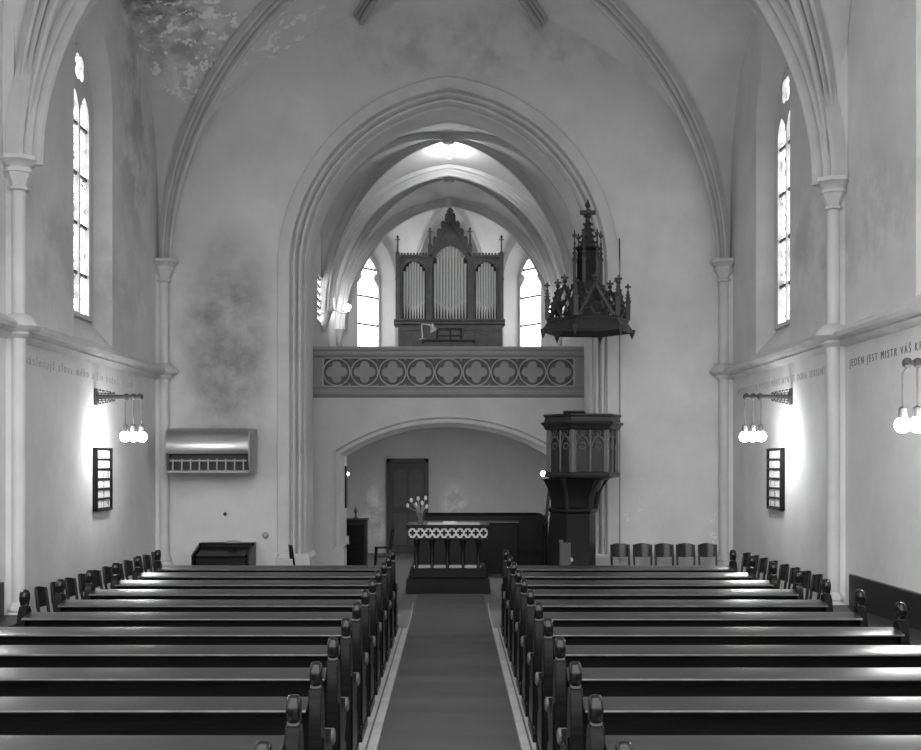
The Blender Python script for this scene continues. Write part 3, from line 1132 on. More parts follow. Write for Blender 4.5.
hymn_board('black hymn board with white number cards on the left wall', XL, 1, 16.72, [' ', '  ', ' 18', ' 2 ', ' 9 ', ' 14'])
hymn_board('black hymn board with white number cards on the right wall', XR, -1, 17.1, [' ', '  ', '  ', '11 ', '16 ', '10 '])

# chancel lamps
def bulb_lamp(label, X, Y, Z, wx, m, r=0.07):
    t = thing('wall_light', label, 'lamp', (wx, Y, Z))
    s = 1 if X > wx else -1
    o = MB(); o.lathe([(0.06, -0.02), (0.06, 0.02)], (0, 0, 0), 12)
    p = o.build('backplate', M['brass'], t); p.rotation_euler = (0, PI / 2, 0)
    L = abs(X - wx)
    MB().tube([(0, 0, 0), (s * L * 0.6, 0, -0.10), (s * L, 0, -0.10)], 0.012, 8).build('arm', M['brass'], t)
    MB().lathe([(0.03, -0.12), (0.035, -0.08), (0.02, -0.05)], (s * L, 0, 0), 10).build('socket', M['brass'], t)
    MB().ball((s * L, 0, -0.10 + 0.05 + r), r, 14, 10).build('bulb', m, t)
    return t


p = px(347, 309, 26.3); bulb_lamp('bright round wall light left of the organ', p.x, 26.3, p.z, CL, M['bulb'], 0.085)
p = px(549, 310, 26.3); bulb_lamp('bright round wall light right of the organ behind the canopy', p.x, 26.3, p.z, CR, M['bulb'], 0.065)
p = px(349, 473, 22.7); bulb_lamp('small dim wall light inside the left arch jamb', p.x, 22.35, p.z, CX - 2.03, M['bulb_dim'], 0.035)
p = px(546, 474, 21.6); bulb_lamp('small bright wall light at the left edge of the pulpit', p.x, 22.3, p.z, CX + 1.99, M['bulb_dim'], 0.05)
dm = thing('ceiling_light', 'bright dome light on the chancel vault crown', 'lamp', (CX + 0.02, 23.0, 8.44))
MB().lathe([(0.02, 0.26), (0.02, 0.1), (0.03, 0.075)], (0, 0, 0), 20).build('ceiling_rose', M['white'], dm)
MB().lathe([(0.005, 0.0), (0.05, 0.005), (0.075, 0.03), (0.075, 0.05), (0.05, 0.075), (0.005, 0.08)], (0, 0, 0), 20).build('dome', M['dome'], dm)

gl = thing('gallery_fill_lamp', 'flat round fill lamp added out of view under the gallery ceiling', 'lamp', (CX, 24.2, 3.3))  # added fill lamp, hidden above the arch, brightens the space under the gallery
MB().lathe([(0.22, 0.0), (0.22, -0.05), (0.20, -0.05)], (0, 0, 0), 20).build('fill_lamp_body', M['white'], gl)
MB().lathe([(0.19, -0.05), (0.17, -0.09), (0.08, -0.11), (0.005, -0.115)], (0, 0, 0), 20).build('fill_diffuser', M['fill_diffuser'], gl)

# ------------------------------------------------------------------ heater on the front wall
ht = thing('wall_heater', 'large steel hooded air heater mounted on the front wall left', 'heater', ((207 - VX) * 19.2 / F, 20.0, 2.06))
hwx = 0.70
prof = [(-0.30, 0.77), (-0.55, 0.77), (-0.66, 0.75), (-0.75, 0.69), (-0.80, 0.60), (-0.82, 0.50), (-0.82, 0.40), (-0.80, 0.33), (-0.78, 0.33), (-0.78, 0.50), (-0.74, 0.64), (-0.62, 0.72), (-0.30, 0.74)]
MB().grid([[(x, y, z) for y, z in prof] for x in (-hwx, hwx)], True, True).build('hood', M['steel'], ht, smooth=30)
MB().box(-hwx + 0.02, hwx - 0.02, -0.55, 0, 0.05, 0.72).build('body', M['steel_dark'], ht)
for i in range(9):
    x = -hwx + 0.10 + (2 * hwx - 0.2) * i / 8
    MB().box(x - 0.010, x + 0.010, -0.72, -0.70, 0.03, 0.24).build('grille_bar', M['grey_metal'], ht)
MB().box(-hwx + 0.04, hwx - 0.04, -0.73, -0.70, 0.20, 0.225).build('grille_rail', M['grey_metal'], ht)
MB().box(-hwx, hwx, -0.76, -0.30, 0.0, 0.045).build('bottom_tray', M['grey_metal'], ht, bevel=0.008)
for s in (-1, 1):
    poly = [(-0.10, 0.0), (0, 0.14), (0, 0.62), (-0.10, 0.77), (-0.55, 0.77), (-0.67, 0.75), (-0.76, 0.69), (-0.81, 0.60), (-0.83, 0.48), (-0.83, 0.36), (-0.80, 0.20), (-0.74, 0.07), (-0.66, 0.0)]
    MB().prism(poly, lambda u, v, w, s=s: (s * (hwx + w), u, v), 0.0, 0.025).build('end_cap', M['grey_metal'], ht, bevel=0.006)

# harmonium below it
hm = thing('harmonium', 'small black closed harmonium against the front wall below the heater', 'harmonium', ((221.5 - VX) * 19.3 / F, 19.95, 0))
hm.scale = (0.84, 0.9, 0.93)
MB().box(-0.52, 0.50, -0.75, -0.02, 0.06, 0.66).build('body', M['black'], hm, bevel=0.01)
MB().grid([[(x, -0.78, 0.66), (x, -0.78, 0.70), (x, -0.16, 0.83), (x, -0.16, 0.66)] for x in (-0.52, 0.49)], True, True).build('sloping_lid', M['wood'], hm, bevel=0.006)
MB().box(-0.56, 0.56, -0.20, -0.02, 0.06, 0.88).build('back_panel', M['black'], hm, bevel=0.01)
MB().box(-0.58, 0.58, -0.22, 0.0, 0.88, 0.90).build('top_board', M['black'], hm, bevel=0.005)
for s in (-1, 1):
    MB().prism([(-0.82, 0.0), (-0.02, 0.0), (-0.02, 0.88), (-0.2, 0.88), (-0.82, 0.72)], lambda u, v, w, s=s: (s * (0.53 + w) - 0.01, u, v), 0, 0.05).build('cheek', M['wood'], hm, bevel=0.008)
MB().box(-0.40, 0.38, -0.775, -0.75, 0.40, 0.44).build('front_rail', M['finial'], hm, bevel=0.004)
MB().box(-0.62, 0.60, -0.84, 0.0, 0.0, 0.06).build('plinth', M['black'], hm)
cl = MB(); cl.lathe([(0.14, 0), (0.13, 0.02), (0.06, 0.035), (0.01, 0.036)], (0, 0, 0), 14)
o = cl.build('folded_cloth', M['grey_metal'], loc=(hm.location.x + 0.1, 19.84, 0.838))
tag(o, 'small grey cloth lying on top of the harmonium', 'cloth')

# tiny fittings
p = px(265.5, 535, 19.97)
o = MB(); o.lathe([(0.055, 0), (0.06, 0.02), (0.04, 0.05), (0.02, 0.06)], (0, 0, 0), 12)
o = o.build('round_wall_fitting', M['grey_metal'], loc=(p.x, 19.998, p.z)); o.rotation_euler = (PI / 2, 0, 0)
tag(o, 'small round metal knob on the front wall beside the left arch jamb', 'knob')
p = px(225, 514, 19.98)
o = MB(); o.lathe([(0.03, 0), (0.03, 0.03), (0.01, 0.035)], (0, 0, 0), 10)
o = o.build('wall_plug', M['print'], loc=(p.x, 19.998, p.z)); o.rotation_euler = (PI / 2, 0, 0)
tag(o, 'small dark plug on the front wall above the harmonium', 'plug')
mb = MB()
x = (619.5 - VX) * 19.98 / F
mb.tube([(x, 19.975, 6.2), (x, 19.975, 4.0), (x, 19.975, 0.1)], 0.012, 6)
tag(mb.build('wall_cable', M['soot']), 'thin dark cable running down the wall right of the arch', 'cable')

# ------------------------------------------------------------------ pews
PEW_Y0, PEW_S = 14.45, 0.90
end_prof = [(-0.09, 0.0), (0.48, 0.0), (0.48, 0.09), (0.44, 0.11), (0.41, 0.18), (0.41, 0.38), (0.45, 0.44), (0.50, 0.50), (0.52, 0.57), (0.49, 0.63), (0.43, 0.65), (0.38, 0.62), (0.30, 0.58),
            (0.20, 0.60), (0.13, 0.68), (0.10, 0.78), (0.085, 0.88), (0.06, 0.95), (0.035, 0.985), (-0.035, 0.985), (-0.07, 0.94), (-0.095, 0.86), (-0.11, 0.74), (-0.10, 0.58), (-0.075, 0.40), (-0.06, 0.20), (-0.07, 0.11), (-0.09, 0.09)]
fin_prof = [(-0.035, 0.98), (-0.03, 0.995), (-0.055, 1.02)] + [(0.062 * math.cos(t), 1.065 + 0.065 * math.sin(t)) for t in [PI * 1.12 - (PI * 1.24) * i / 12 for i in range(13)]] + [(0.055, 1.02), (0.03, 0.995), (0.035, 0.98)]


def pew(x0, x1, label):
    t = thing('pew', label, 'pew', ((x0 + x1) / 2, PEW_Y0, 0.0), 0, 'dark pews in two blocks beside the aisle')
    h = (x1 - x0) / 2
    for s in (-1, 1):
        e = MB().prism(end_prof, lambda u, v, w, s=s: (s * (h - w), u, v), 0, 0.075).build('end_panel', M['wood'], t, bevel=0.010)
        rows = [[(s * (h - 0.0375) + dx, p[0] * k, 1.06 + (p[1] - 1.06) * k) for p in fin_prof] for dx, k in ((-0.034, 0.55), (-0.033, 0.72), (-0.028, 0.88), (-0.017, 0.98), (0, 1.0), (0.017, 0.98), (0.028, 0.88), (0.033, 0.72), (0.034, 0.55))]
        MB().grid(rows, True, True).build('finial', M['finial'], e, smooth=60)
        mb = MB(); mb.tube([(s * (h + 0.02), 0.47, 0.595), (s * (h + 0.012), 0.47, 0.595), (s * (h - 0.087), 0.47, 0.595), (s * (h - 0.095), 0.47, 0.595)], [0.035, 0.05, 0.05, 0.035], 16)
        mb.build('arm_scroll', M['armwood'], e)
        MB().box(s * (h - 0.0375) - 0.052, s * (h - 0.0375) + 0.052, -0.11, 0.50, 0, 0.105).build('foot', M['wood'], e, bevel=0.008)
        MB().prism([(0.36, 0.14), (0.36, 0.36), (0.10, 0.50), (0.03, 0.70), (-0.02, 0.70), (-0.03, 0.45), (-0.02, 0.14)], lambda u, v, w, s=s: (s * (h + w), u, v), 0.0, 0.012).build('raised_panel', M['wood'], e, bevel=0.006)
    hi = h - 0.075
    MB().grid([[(x, 0.02, 0.90), (x, -0.02, 0.90), (x, -0.05, 0.36), (x, -0.01, 0.36)] for x in (-hi, hi)], True, True).build('backrest', M['wood'], t)
    ledge = [(0.035, 0.915), (0.03, 0.925), (0.0, 0.922), (-0.155, 0.898), (-0.170, 0.892), (-0.170, 0.878), (-0.155, 0.872), (-0.03, 0.884), (0.03, 0.89)]
    MB().grid([[(x, y, z) for y, z in ledge] for x in (-hi - 0.0, hi + 0.0)], True, True).build('book_ledge', M['ledge'], t, smooth=50)
    MB().tube([(-hi, -0.170, 0.885), (hi, -0.170, 0.885)], 0.0075, 8).build('nosing_glint', M['armwood'], t)  # pale strip paints the highlight along the rounded ledge edge
    MB().box(-hi, hi, 0.0, 0.42, 0.42, 0.455).build('seat', M['wood'], t, bevel=0.01)
    MB().box(-hi, hi, 0.0, 0.03, 0.12, 0.36).build('lower_board', M['wood'], t)
    MB().box(-hi, hi, -0.30, -0.18, 0.10, 0.135).build('foot_rail', M['wood'], t, bevel=0.008)
    for s in (-1, 1):
        MB().box(s * hi - 0.03 if s > 0 else -hi, s * hi if s > 0 else -hi + 0.03, -0.30, 0.0, 0.0, 0.10).build('rail_bracket', M['wood'], t)
    return t


ordn = ['front', 'second', 'third', 'fourth', 'fifth', 'sixth', 'seventh', 'eighth', 'ninth', 'tenth', 'eleventh', 'twelfth']
def pew_label(i, side):
    return ('front-row dark pew nearest the altar in the %s block' % side) if i == 0 else ('dark pew in the %s row from the altar, %s block' % (ordn[i], side))


for side, x0, x1 in (('left', -3.80, -0.725), ('right', 0.655, 3.63)):
    first = pew(x0, x1, pew_label(0, side))
    for i in range(1, 12):
        dup(first, (first.location.x, PEW_Y0 - PEW_S * i, 0), 0, pew_label(i, side))

# ------------------------------------------------------------------ chairs
def make_chair(label, group):
    """bentwood chair facing -Y locally"""
    t = thing('bentwood_chair', label, 'chair', (0, 0, 0), 0, group)
    st = MB(); st.lathe([(0.01, 0.43), (0.17, 0.43), (0.178, 0.445), (0.17, 0.46), (0.01, 0.462)], (0, -0.02, 0), 24)
    st.build('seat', M['chair'], t)
    for s in (-1, 1):
        MB().tube([(s * 0.15, -0.18, 0), (s * 0.135, -0.15, 0.43)], [0.014, 0.02], 8).build('leg', M['chair'], t)
        MB().tube([(s * 0.148, 0.22, 0), (s * 0.145, 0.15, 0.44)], [0.014, 0.019], 8).build('leg', M['chair'], t)
        MB().tube([(s * 0.145, 0.15, 0.44), (s * 0.15, 0.175, 0.62), (s * 0.15, 0.20, 0.83)], [0.019, 0.019, 0.016], 8).build('back_post', M['chair'], t)
    rows = []
    for i in range(11):
        a = -1 + 2 * i / 10
        x = 0.155 * a
        y = 0.235 - 0.045 * a * a
        zt = 0.85 - 0.025 * a * a
        rows.append([(x, y - 0.008, 0.61 + 0.01 * a * a), (x, y + 0.006, 0.61 + 0.01 * a * a), (x, y + 0.026, zt), (x, y + 0.012, zt)])
    MB().grid(rows, True, True).build('backrest', M['chair'], t, smooth=50)
    MB().tube([(-0.14, -0.1, 0.25), (0, -0.12, 0.25), (0.14, -0.1, 0.25), (0.15, 0.16, 0.25), (0, 0.19, 0.25), (-0.15, 0.16, 0.25), (-0.14, -0.1, 0.25)], 0.009, 6).build('leg_ring', M['chair'], t)
    return t


proto = None
def put_chair(x, y, rz, label, group):
    global proto
    if proto is None:
        proto = make_chair(label, group)
        proto.location = (x, y, 0)
        proto.rotation_euler = (0, 0, rz)
        return proto
    c = dup(proto, (x, y, 0), rz, label)
    c['group'] = group
    return c


NTH = ['first', 'second', 'third', 'fourth', 'fifth', 'sixth', 'seventh', 'eighth', 'ninth', 'tenth', 'eleventh']
for i, xp in enumerate((620.5, 643, 664.5, 686, 708)):
    nm = ('bentwood chair at the front wall right of the pulpit, %s from the arch' % NTH[i])
    put_chair((xp - VX) * 19.4 / F, 19.25, 0, nm, 'chairs along the front wall')
for i in range(11):
    put_chair(-4.42 - 0.0, 17.6 - 0.49 * i, PI / 2, 'bentwood chair backing onto the left wall, %s from the front wall' % NTH[i], 'chairs along the left wall')
for i, y in enumerate((17.5, 17.02, 16.55, 16.05, 15.5, 15.02, 14.56, 14.11)):
    put_chair(4.36, y, -PI / 2, 'bentwood chair backing onto the right wall, %s from the front wall' % NTH[i], 'chairs along the right wall')
put_chair(-2.52, 19.2, PI / 2 + 0.15, 'single bentwood chair at the foot of the left arch jamb', 'chair by the arch')
put_chair(-1.45, 23.9, PI * 0.55 + PI, 'bentwood chair beside the black cupboard under the gallery', 'chair under the gallery')

# wall bench and dark wainscot on both walls towards the camera
for side, X, sx, y1 in (('left', XL, 1, 13.0), ('right', XR, -1, 13.9)):
    t = thing('wall_bench', 'dark panelled bench along the %s wall near the camera' % side, 'bench', (X, 0, 0), 0 if sx > 0 else PI)
    f = 1 if sx > 0 else -1
    ya, yb = (4.5, y1) if f > 0 else (-y1, -4.5)
    MB().box(0.0, 0.05, ya, yb, 0, 0.87).build('back_panel', M['wainscot'], t, bevel=0.006)
    MB().box(0.05, 0.45, ya, yb, 0.45, 0.49).build('seat', M['wainscot'], t, bevel=0.008)
    for k in range(7):
        yy = ya + 0.05 + (yb - ya - 0.15) * k / 6
        MB().box(0.05, 0.40, yy, yy + 0.05, 0, 0.45).build('support', M['wainscot'], t)

# ------------------------------------------------------------------ altar
AXC = (448 - VX) * 19.4 / F
stp = thing('altar_steps', 'two black steps in front of the altar at the end of the carpet', 'steps', (AXC, 19.24, 0))
MB().box(-0.71, 0.71, 0.0, 1.5, 0.0, 0.245).build('lower_step', M['black'], stp, bevel=0.012)
MB().box(-0.66, 0.66, 0.30, 1.5, 0.245, 0.40).build('upper_step', M['black'], stp, bevel=0.012)
al = thing('altar_table', 'dark altar table with a white quatrefoil frieze and white cloth', 'altar', (AXC, 19.72, 0.40))
MB().box(-0.60, 0.58, 0.08, 0.75, 0.0, 0.50).build('body', M['black'], al, bevel=0.01)
for i in range(5):
    x = -0.55 + 1.08 * i / 4
    MB().lathe([(0.05, 0.0), (0.05, 0.06), (0.03, 0.09), (0.028, 0.36), (0.05, 0.42), (0.06, 0.5)], (x, 0.04, 0), 12).build('colonnette', M['black'], al)
MB().box(-0.60, 0.58, 0.0, 0.10, 0.0, 0.05).build('step_glint', M['border'], al, bevel=0.006)  # pale strip paints the light reflected along the top step's edge
fz0, fz1 = 0.525, 0.70
MB().box(-0.70, 0.70, -0.01, 0.80, 0.50, fz0).build('under_moulding', M['black'], al)
MB().box(-0.69, 0.69, 0.0, 0.80, fz0, fz1).build('frieze', M['cloth'], al)
for i in range(10):
    x = -0.69 + 1.38 * (i + 0.5) / 10
    MB().prism([(x + a, (fz0 + fz1) / 2 + b) for a, b in quatrefoil(0.032, 0.022, 32)], lambda u, v, w: (u, -w, v), 0.0, 0.006).build('quatrefoil', M['black'], al)
for i in range(11):
    x = -0.69 + 1.38 * i / 10
    mb = MB()
    for s in (-1, 1):
        poly = [(max(-0.69, x - 0.035), (fz0 + fz1) / 2 + s * 0.085), (min(0.69, x + 0.035), (fz0 + fz1) / 2 + s * 0.085), (x, (fz0 + fz1) / 2 + s * 0.035)]
        mb.prism(poly, lambda u, v, w: (u, -w, v), 0.0, 0.005)
    mb.build('spandrel', M['black'], al)
MB().box(-0.73, 0.73, -0.04, 0.84, fz1, fz1 + 0.055).build('mensa', M['black'], al, bevel=0.01)
al_top = 0.40 + fz1 + 0.055
cb = MB().box(-0.36, 0.56, -0.02, 0.6, 0, 0.006).build('altar_cloth', M['cloth'], loc=(AXC, 19.74, al_top))
tag(cb, 'thin white cloth spread on the altar table top', 'cloth')
bk = thing('open_book', 'small open white book lying on the altar cloth', 'book', (AXC + 0.03, 19.95, al_top + 0.006), 0.05)
for s in (-1, 1):
    MB().grid([[(s * x, y, z) for x, z in ((0.0, 0.0), (0.0, 0.03), (0.04, 0.045), (0.12, 0.03), (0.12, 0.0))] for y in (-0.09, 0.09)], True, True).build('page_block', M['white'], bk)
va = thing('flower_vase', 'glass vase of white tulips on the left of the altar table', 'vase', ((420.5 - VX) * 19.95 / F, 19.95, al_top))
MB().lathe([(0.045, 0.0), (0.05, 0.01), (0.04, 0.08), (0.045, 0.16), (0.055, 0.20), (0.05, 0.20), (0.04, 0.16), (0.035, 0.08), (0.04, 0.012), (0.005, 0.012)], (0, 0, 0), 16).build('vase', M['glass'], va)
for (dx, dy, dz) in ((-0.225, 0.0, 0.315), (-0.165, 0.05, 0.41), (-0.04, -0.04, 0.44), (0.09, 0.03, 0.45), (0.11, -0.02, 0.30), (-0.08, 0.06, 0.33), (0.03, 0.05, 0.36)):
    MB().tube([(dx * 0.05, dy * 0.2, 0.02), (dx * 0.3, dy * 0.4, 0.22), (dx * 0.9, dy, dz - 0.02)], 0.006, 6).build('stem', M['stem'], va)
    MB().lathe([(0.005, 0), (0.022, 0.012), (0.028, 0.04), (0.02, 0.07), (0.004, 0.08)], (dx, dy, dz - 0.03), 10).build('flower', M['petal'], va)
for k in range(6):
    a = k * 1.05
    dx, dy = 0.10 * math.cos(a), 0.06 * math.sin(a)
    mb = MB(); mb.tube([(dx * 0.2, dy * 0.2, 0.18), (dx * 0.7, dy * 0.7, 0.28), (dx * 1.1, dy, 0.36)], [0.008, 0.018, 0.003], 6)
    mb.build('leaf', M['stem'], va)

# choir stall behind the altar
cs = thing('choir_stall', 'long black round-shouldered choir stall behind the altar', 'bench', (0, 22.75, 0))
xa, xb = (425 - VX) * 22.9 / F, (548 - VX) * 22.9 / F
prof = [(xa, 0), (xb, 0), (xb, 0.98)] + [(xb - 0.22 + 0.22 * math.cos(t), 0.98 + 0.24 * math.sin(t)) for t in [PI / 2 * i / 8 for i in range(1, 9)]] + [(xa, 1.22)]
MB().prism(prof, lambda u, v, w: (u, 0.2 + w, v), 0, 0.06).build('back', M['black'], cs, bevel=0.01)
MB().box(xa, xb - 0.22, 0.16, 0.28, 1.17, 1.22).build('cap_rail', M['wood'], cs, bevel=0.01)
MB().box(xa, xb - 0.62, -0.02, 0.08, 0.0, 1.03).build('front_desk', M['black'], cs, bevel=0.01)
MB().box(xa - 0.02, xb - 0.60, -0.12, 0.12, 1.03, 1.06).build('desk_top', M['ledge'], cs, bevel=0.006)
MB().box(xa, xb - 0.05, 0.08, 0.2, 0.42, 0.46).build('seat', M['black'], cs)

# cupboard and framed board under the gallery, left
cu_ = thing('cupboard', 'black upright cupboard under the gallery at the left', 'cupboard', (-2.08, 23.4, 0))
MB().box(-0.29, 0.29, 0, 0.6, 0, 1.02).build('body', M['black'], cu_, bevel=0.01)
MB().box(-0.32, 0.32, -0.03, 0.62, 1.02, 1.06).build('top', M['black'], cu_, bevel=0.008)
MB().box(-0.25, 0.25, -0.015, 0, 0.1, 0.95).build('door', M['wood'], cu_, bevel=0.006)
MB().box(-0.10, -0.05, -0.05, -0.015, 0.55, 0.72).build('white_tag', M['white'], cu_)
cv = MB(); cv.lathe([(0.05, 0), (0.055, 0.02), (0.02, 0.05), (0.02, 0.12), (0.05, 0.16), (0.02, 0.22), (0.005, 0.26)], (0, 0, 0), 12)
tag(cv.build('candlestick', M['iron'], loc=(-2.02, 23.7, 1.06)), 'small dark candlestick on top of the black cupboard', 'candlestick')
nb = thing('notice_board', 'narrow dark framed board inside the left arch jamb', 'board', (CX - 2.03, 22.27, 1.35))
MB().box(0, 0.03, -0.14, 0.14, 0, 0.82).build('frame', M['black'], nb)
MB().box(0.03, 0.034, -0.10, 0.10, 0.04, 0.78).build('panel', M['organ_dark'], nb)

# ------------------------------------------------------------------ pulpit
PXc, PY = (582.5 - VX) * 18.8 / F, 18.8
HR = math.radians(7) + 0.0
pu = thing('pulpit', 'hexagonal dark oak pulpit with traceried panels on a tall stem', 'pulpit', (PXc, PY, 0), 0)
def hexpt(r, k, rot=HR):
    a = rot + PI / 3 * k
    return Vector((r * math.cos(a), r * math.sin(a), 0))


def hz(y, Y=18.5):
    return EYE + (VY - y) * Y / F


zb, zt_ = 2.05, 2.79
MB().lathe([(0.56, zb), (0.56, zt_)], (0, 0, 0), 6, HR).build('basket', M['pulpit'], pu)
MB().lathe([(0.60, zt_ - 0.02), (0.64, zt_), (0.66, zt_ + 0.05), (0.70, zt_ + 0.08), (0.71, zt_ + 0.11), (0.65, zt_ + 0.12), (0.64, zt_ + 0.20), (0.665, zt_ + 0.21), (0.665, zt_ + 0.245), (0.5, zt_ + 0.245)], (0, 0, 0), 6, HR).build('cornice', M['pulpit'], pu, bevel=0.006)
MB().lathe([(0.40, zb - 0.10), (0.56, zb - 0.06), (0.64, zb - 0.05), (0.65, zb - 0.01), (0.63, zb + 0.03), (0.60, zb + 0.04)], (0, 0, 0), 6, HR).build('base_moulding', M['pulpit'], pu, bevel=0.006)
for k in range(6):
    a, b = hexpt(0.575, k), hexpt(0.575, k + 1)
    MB().tube([a + Vector((0, 0, zb)), a + Vector((0, 0, zt_))], 0.035, 8).build('corner_post', M['pulpit_light'], pu)
    d = (b - a).normalized()
    nrm = Vector((d.y, -d.x, 0))
    L = (b - a).length
    base = a * (0.56 / 0.575)
    tm = MB()
    fnp = lambda u, v, w, base=base, d=d, nrm=nrm: base + d * u + nrm * w + Vector((0, 0, v))
    tm.box(0, 0, 0, 0, 0, 0) if False else None
    for uu in (0.04, L / 2, L - 0.05):
        tm.bar(fnp(uu, zb, 0.02), fnp(uu, zt_, 0.02), 0.028, 0.028)
    for uc in (L * 0.27, L * 0.73):
        arc = pointed(uc, 0.115, zb + 0.2, zt_ - 0.30, 0.09, 8)[2:]
        tm.tube([fnp(u, v, 0.02) for u, v in arc], 0.014, 6)
        arc = [(uc + 0.055 * math.cos(t), zt_ - 0.30 + 0.02 + 0.055 * math.sin(t)) for t in [2 * PI * i / 12 for i in range(13)]]
        tm.tube([fnp(u, v, 0.02) for u, v in arc], 0.012, 6)
        arc = [(uc + 0.04 * math.cos(t), zt_ - 0.06 + 0.04 * math.sin(t)) for t in [2 * PI * i / 12 for i in range(13)]]
        tm.tube([fnp(u, v, 0.02) for u, v in arc], 0.010, 6)
        for s in (-1, 1):
            tm.tube([fnp(uc + s * 0.115, zt_ - 0.3, 0.02), fnp(uc + s * 0.06, zt_ - 0.12, 0.02), fnp(uc + s * 0.13, zt_ - 0.01, 0.02)], 0.010, 6)
    tm.build('tracery', M['pulpit_light'], pu)
    for uc in (L * 0.27, L * 0.73):
        MB().prism(pointed(uc, 0.085, zb + 0.06, zt_ - 0.34, 0.05, 6), fnp, 0.0, 0.008).build('lancet_panel', M['pulpit'], pu)
MB().lathe([(0.46, 0.0), (0.46, 0.14), (0.40, 0.18), (0.385, 0.22), (0.385, 1.40), (0.42, 1.43), (0.42, 1.48), (0.38, 1.50), (0.385, 1.62), (0.42, 1.78), (0.48, 1.90), (0.52, 1.97)], (-0.15, 0.05, 0), 6, HR).build('stem', M['black'], pu, bevel=0.006)
for s in (0, 1, 4, 5):
    a = hexpt(0.40, s)
    mb = MB(); mb.tube([a * 0.95 + Vector((-0.14, 0.05, 1.45)), a * 1.02 + Vector((-0.14, 0.05, 1.7)), a * 1.42 + Vector((-0.14, 0.05, 1.98))], [0.03, 0.035, 0.04], 6)
    mb.build('bracket', M['pulpit'], pu)
dk = MB(); dk.grid([[(x, -0.60, zt_ + 0.245), (x, -0.62, zt_ + 0.26), (x, -0.36, zt_ + 0.30), (x, -0.36, zt_ + 0.245)] for x in (-0.36, -0.02)], True, True)
dk.build('book_desk', M['black'], pu, bevel=0.005)
# stair behind, its string and newel at the left
mb = MB(); mb.prism([(-0.30, 0.0), (-0.60, 0.0), (-0.62, 0.35), (-0.45, 2.0), (-0.2, 2.05)], lambda u, v, w: (u, 0.25 + w, v), 0, 0.05)
mb.build('stair_side', M['black'], pu)
for k in range(7):
    MB().box(-0.52 + k * 0.03, 0.25, 0.30 + 0.0, 0.80, 0.2 + k * 0.26, 0.24 + k * 0.26).build('stair_tread', M['black'], pu)
mb = MB(); mb.lathe([(0.035, 0), (0.035, 1.0), (0.05, 1.02), (0.05, 1.08), (0.025, 1.10), (0.04, 1.16), (0.045, 1.20), (0.02, 1.25), (0.03, 1.30), (0.005, 1.36)], (-0.62, 0.10, 0), 10)
mb.build('newel_post', M['wood'], pu)
mb = MB(); mb.tube([(-0.62, 0.10, 1.08), (-0.52, 0.14, 2.0)], 0.024, 8)
mb.build('handrail', M['pulpit'], pu)
for k in range(6):
    MB().ball((-0.575 + 0.012 * k, 0.06, 1.25 + 0.13 * k), 0.022, 8, 6).build('rail_stud', M['pulpit_light'], pu)

# ------------------------------------------------------------------ pulpit canopy
CXp, CYp = (588.5 - VX) * 18.8 / F, 18.9
cz = hz(329, 18.3)
ca = thing('pulpit_canopy', 'carved dark gothic sounding board with pinnacles hanging over the pulpit', 'canopy', (CXp, CYp, cz), 0)
CRr = 0.79
MB().lathe([(0.02, 0.09), (0.60, 0.09), (CRr - 0.06, 0.0), (CRr, 0.01), (CRr - 0.02, 0.06), (CRr - 0.10, 0.17), (CRr - 0.08, 0.20), (CRr - 0.10, 0.23), (0.02, 0.23)], (0, 0, 0), 6, HR).build('tray', M['canopy'], ca)
def pinn(mb, c, h, r):
    x, y, z = c
    mb.box(x - r, x + r, y - r, y + r, z, z + h * 0.5)
    mb.lathe([(r * 1.9, h * 0.48), (r * 1.9, h * 0.52), (r * 1.2, h * 0.55), (r * 0.35, h * 0.86), (r * 0.3, h * 0.88)], (x, y, z), 4, PI / 4)
    for i in range(3):
        q = h * (0.6 + 0.08 * i)
        rr = r * (1.35 - 0.3 * i)
        mb.box(x - rr, x + rr, y - rr * 0.3, y + rr * 0.3, z + q, z + q + h * 0.03)
        mb.box(x - rr * 0.3, x + rr * 0.3, y - rr, y + rr, z + q, z + q + h * 0.03)
    mb.box(x - r * 1.4, x + r * 1.4, y - r * 0.5, y + r * 0.5, z + h * 0.89, z + h * 0.93)
    mb.box(x - r * 0.5, x + r * 0.5, y - r * 1.4, y + r * 1.4, z + h * 0.89, z + h * 0.93)
    mb.lathe([(r * 0.5, h * 0.86), (r * 0.7, h * 0.93), (r * 0.5, h * 0.97), (0.003, h)], (x, y, z), 6)


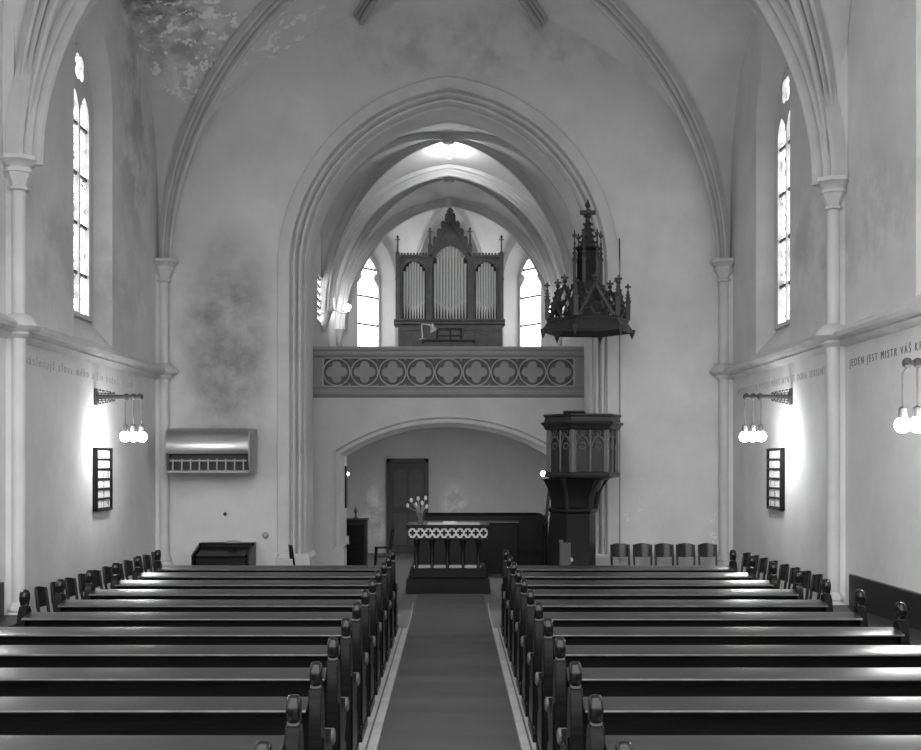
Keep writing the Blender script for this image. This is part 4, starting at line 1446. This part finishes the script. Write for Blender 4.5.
for k in range(6):
    p = hexpt(CRr - 0.10, k)
    mb = MB(); pinn(mb, (p.x, p.y, 0.22), 0.62, 0.036)
    mb.build('pinnacle', M['canopy'], ca)
    p = hexpt(CRr - 0.03, k)
    mb = MB(); mb.lathe([(0.003, -0.10), (0.03, -0.04), (0.05, 0.02), (0.06, 0.06)], (p.x, p.y, 0), 6)
    mb.build('pendant', M['canopy'], ca)
    # gable with cusped tracery between the pinnacles
    a, b = hexpt(CRr - 0.12, k), hexpt(CRr - 0.12, k + 1)
    m_ = (a + b) / 2
    up = Vector((0, 0, 1))
    gb = MB()
    ap = m_ * 0.90 + up * 0.76
    a0, b0 = a + up * 0.22, b + up * 0.22
    gb.bar(a0 + (m_ - a) * 0.12, ap, 0.05, 0.04)
    gb.bar(b0 + (m_ - b) * 0.12, ap, 0.05, 0.04)
    for s0 in (a0, b0):
        for i in range(4):
            q = s0 + (ap - s0) * (0.25 + 0.18 * i)
            gb.ball(q + up * 0.045, 0.034, 6, 5)
    gb.ball(ap + up * 0.06, 0.04, 8, 6)
    gb.bar(ap, ap + up * 0.18, 0.025, 0.025)
    gb.box(ap.x - 0.06, ap.x + 0.06, ap.y - 0.02, ap.y + 0.02, ap.z + 0.10, ap.z + 0.135)
    dv = (b - a).normalized()
    ring = [m_ + up * 0.36 + dv * 0.10 * math.cos(t) + up * 0.10 * math.sin(t) for t in [2 * PI * i / 14 for i in range(15)]]
    gb.tube(ring, 0.018, 6)
    for s in (-1, 1):
        arc = [m_ + dv * s * 0.14 + dv * 0.10 * math.cos(t) + up * (0.24 + 0.13 * math.sin(t)) for t in [PI * i / 8 for i in range(9)]]
        gb.tube(arc, 0.016, 6)
    gb.build('gable', M['canopy'], ca)
    # inner arched rib rising to the lantern
    p0, p1 = hexpt(CRr - 0.18, k), hexpt(0.22, k)
    fb = MB()
    pts = []
    for i in range(9):
        t = i / 8
        pts.append(p0.lerp(p1, t) + up * (0.30 + 0.55 * (t ** 1.6)))
    fb.tube(pts, 0.026, 6)
    for q in pts[1:-1]:
        fb.ball(q + up * 0.045, 0.03, 6, 4)
    fb.build('flying_rib', M['canopy'], ca)
MB().lathe([(0.36, 0.22), (0.34, 0.42), (0.30, 0.56), (0.24, 0.70), (0.20, 0.86)], (0, 0, 0), 6, HR).build('hood', M['canopy'], ca)
MB().lathe([(0.24, 0.60), (0.26, 0.66), (0.18, 0.70), (0.17, 1.36), (0.21, 1.40), (0.21, 1.44), (0.10, 1.46)], (0, 0, 0), 6, HR).build('lantern', M['black'], ca)
for k in range(6):
    p = hexpt(0.225, k)
    mb = MB(); pinn(mb, (p.x, p.y, 0.72), 1.0, 0.026)
    mb.build('lantern_buttress', M['canopy'], ca)
mb = MB(); mb.lathe([(0.16, 1.40), (0.12, 1.50), (0.05, 1.80), (0.035, 1.92), (0.07, 1.95), (0.07, 1.98), (0.03, 2.0), (0.025, 2.10), (0.05, 2.13), (0.006, 2.24)], (0, 0, 0), 6, HR)
for i in range(4):
    z = 1.52 + 0.1 * i
    r = 0.13 - 0.022 * i
    for k in range(6):
        p = hexpt(r, k)
        mb.ball((p.x, p.y, z), 0.026, 6, 4)
mb.box(-0.13, 0.13, -0.03, 0.03, 1.98, 2.05)
mb.box(-0.03, 0.03, -0.13, 0.13, 1.98, 2.05)
mb.build('spire', M['canopy'], ca)
MB().bar((0.16, 0.55, 0.15), (0.16, 1.14, 0.15), 0.06, 0.06).build('wall_hanger', M['iron'], ca)
MB().bar((-0.3, 0.2, 0.15), (0.16, 0.60, 0.15), 0.05, 0.05).build('wall_hanger', M['iron'], ca)

# narrow grey box at the pulpit foot
gx = thing('grey_stand', 'narrow pale grey stand at the foot of the pulpit', 'stand', ((565.5 - VX) * 17.6 / F, 17.6, 0))
MB().box(-0.10, 0.10, 0.0, 0.18, 0.0, 0.05).build('foot', M['box'], gx, bevel=0.005)
MB().box(-0.085, 0.085, 0.02, 0.16, 0.05, 0.99).build('post', M['box'], gx, bevel=0.008)
MB().box(-0.095, -0.03, 0.01, 0.17, 0.97, 1.03).build('cap', M['box'], gx, bevel=0.008)
MB().ball((0.09, 0.06, 0.72), 0.04, 10, 6).build('knob', M['border'], gx)
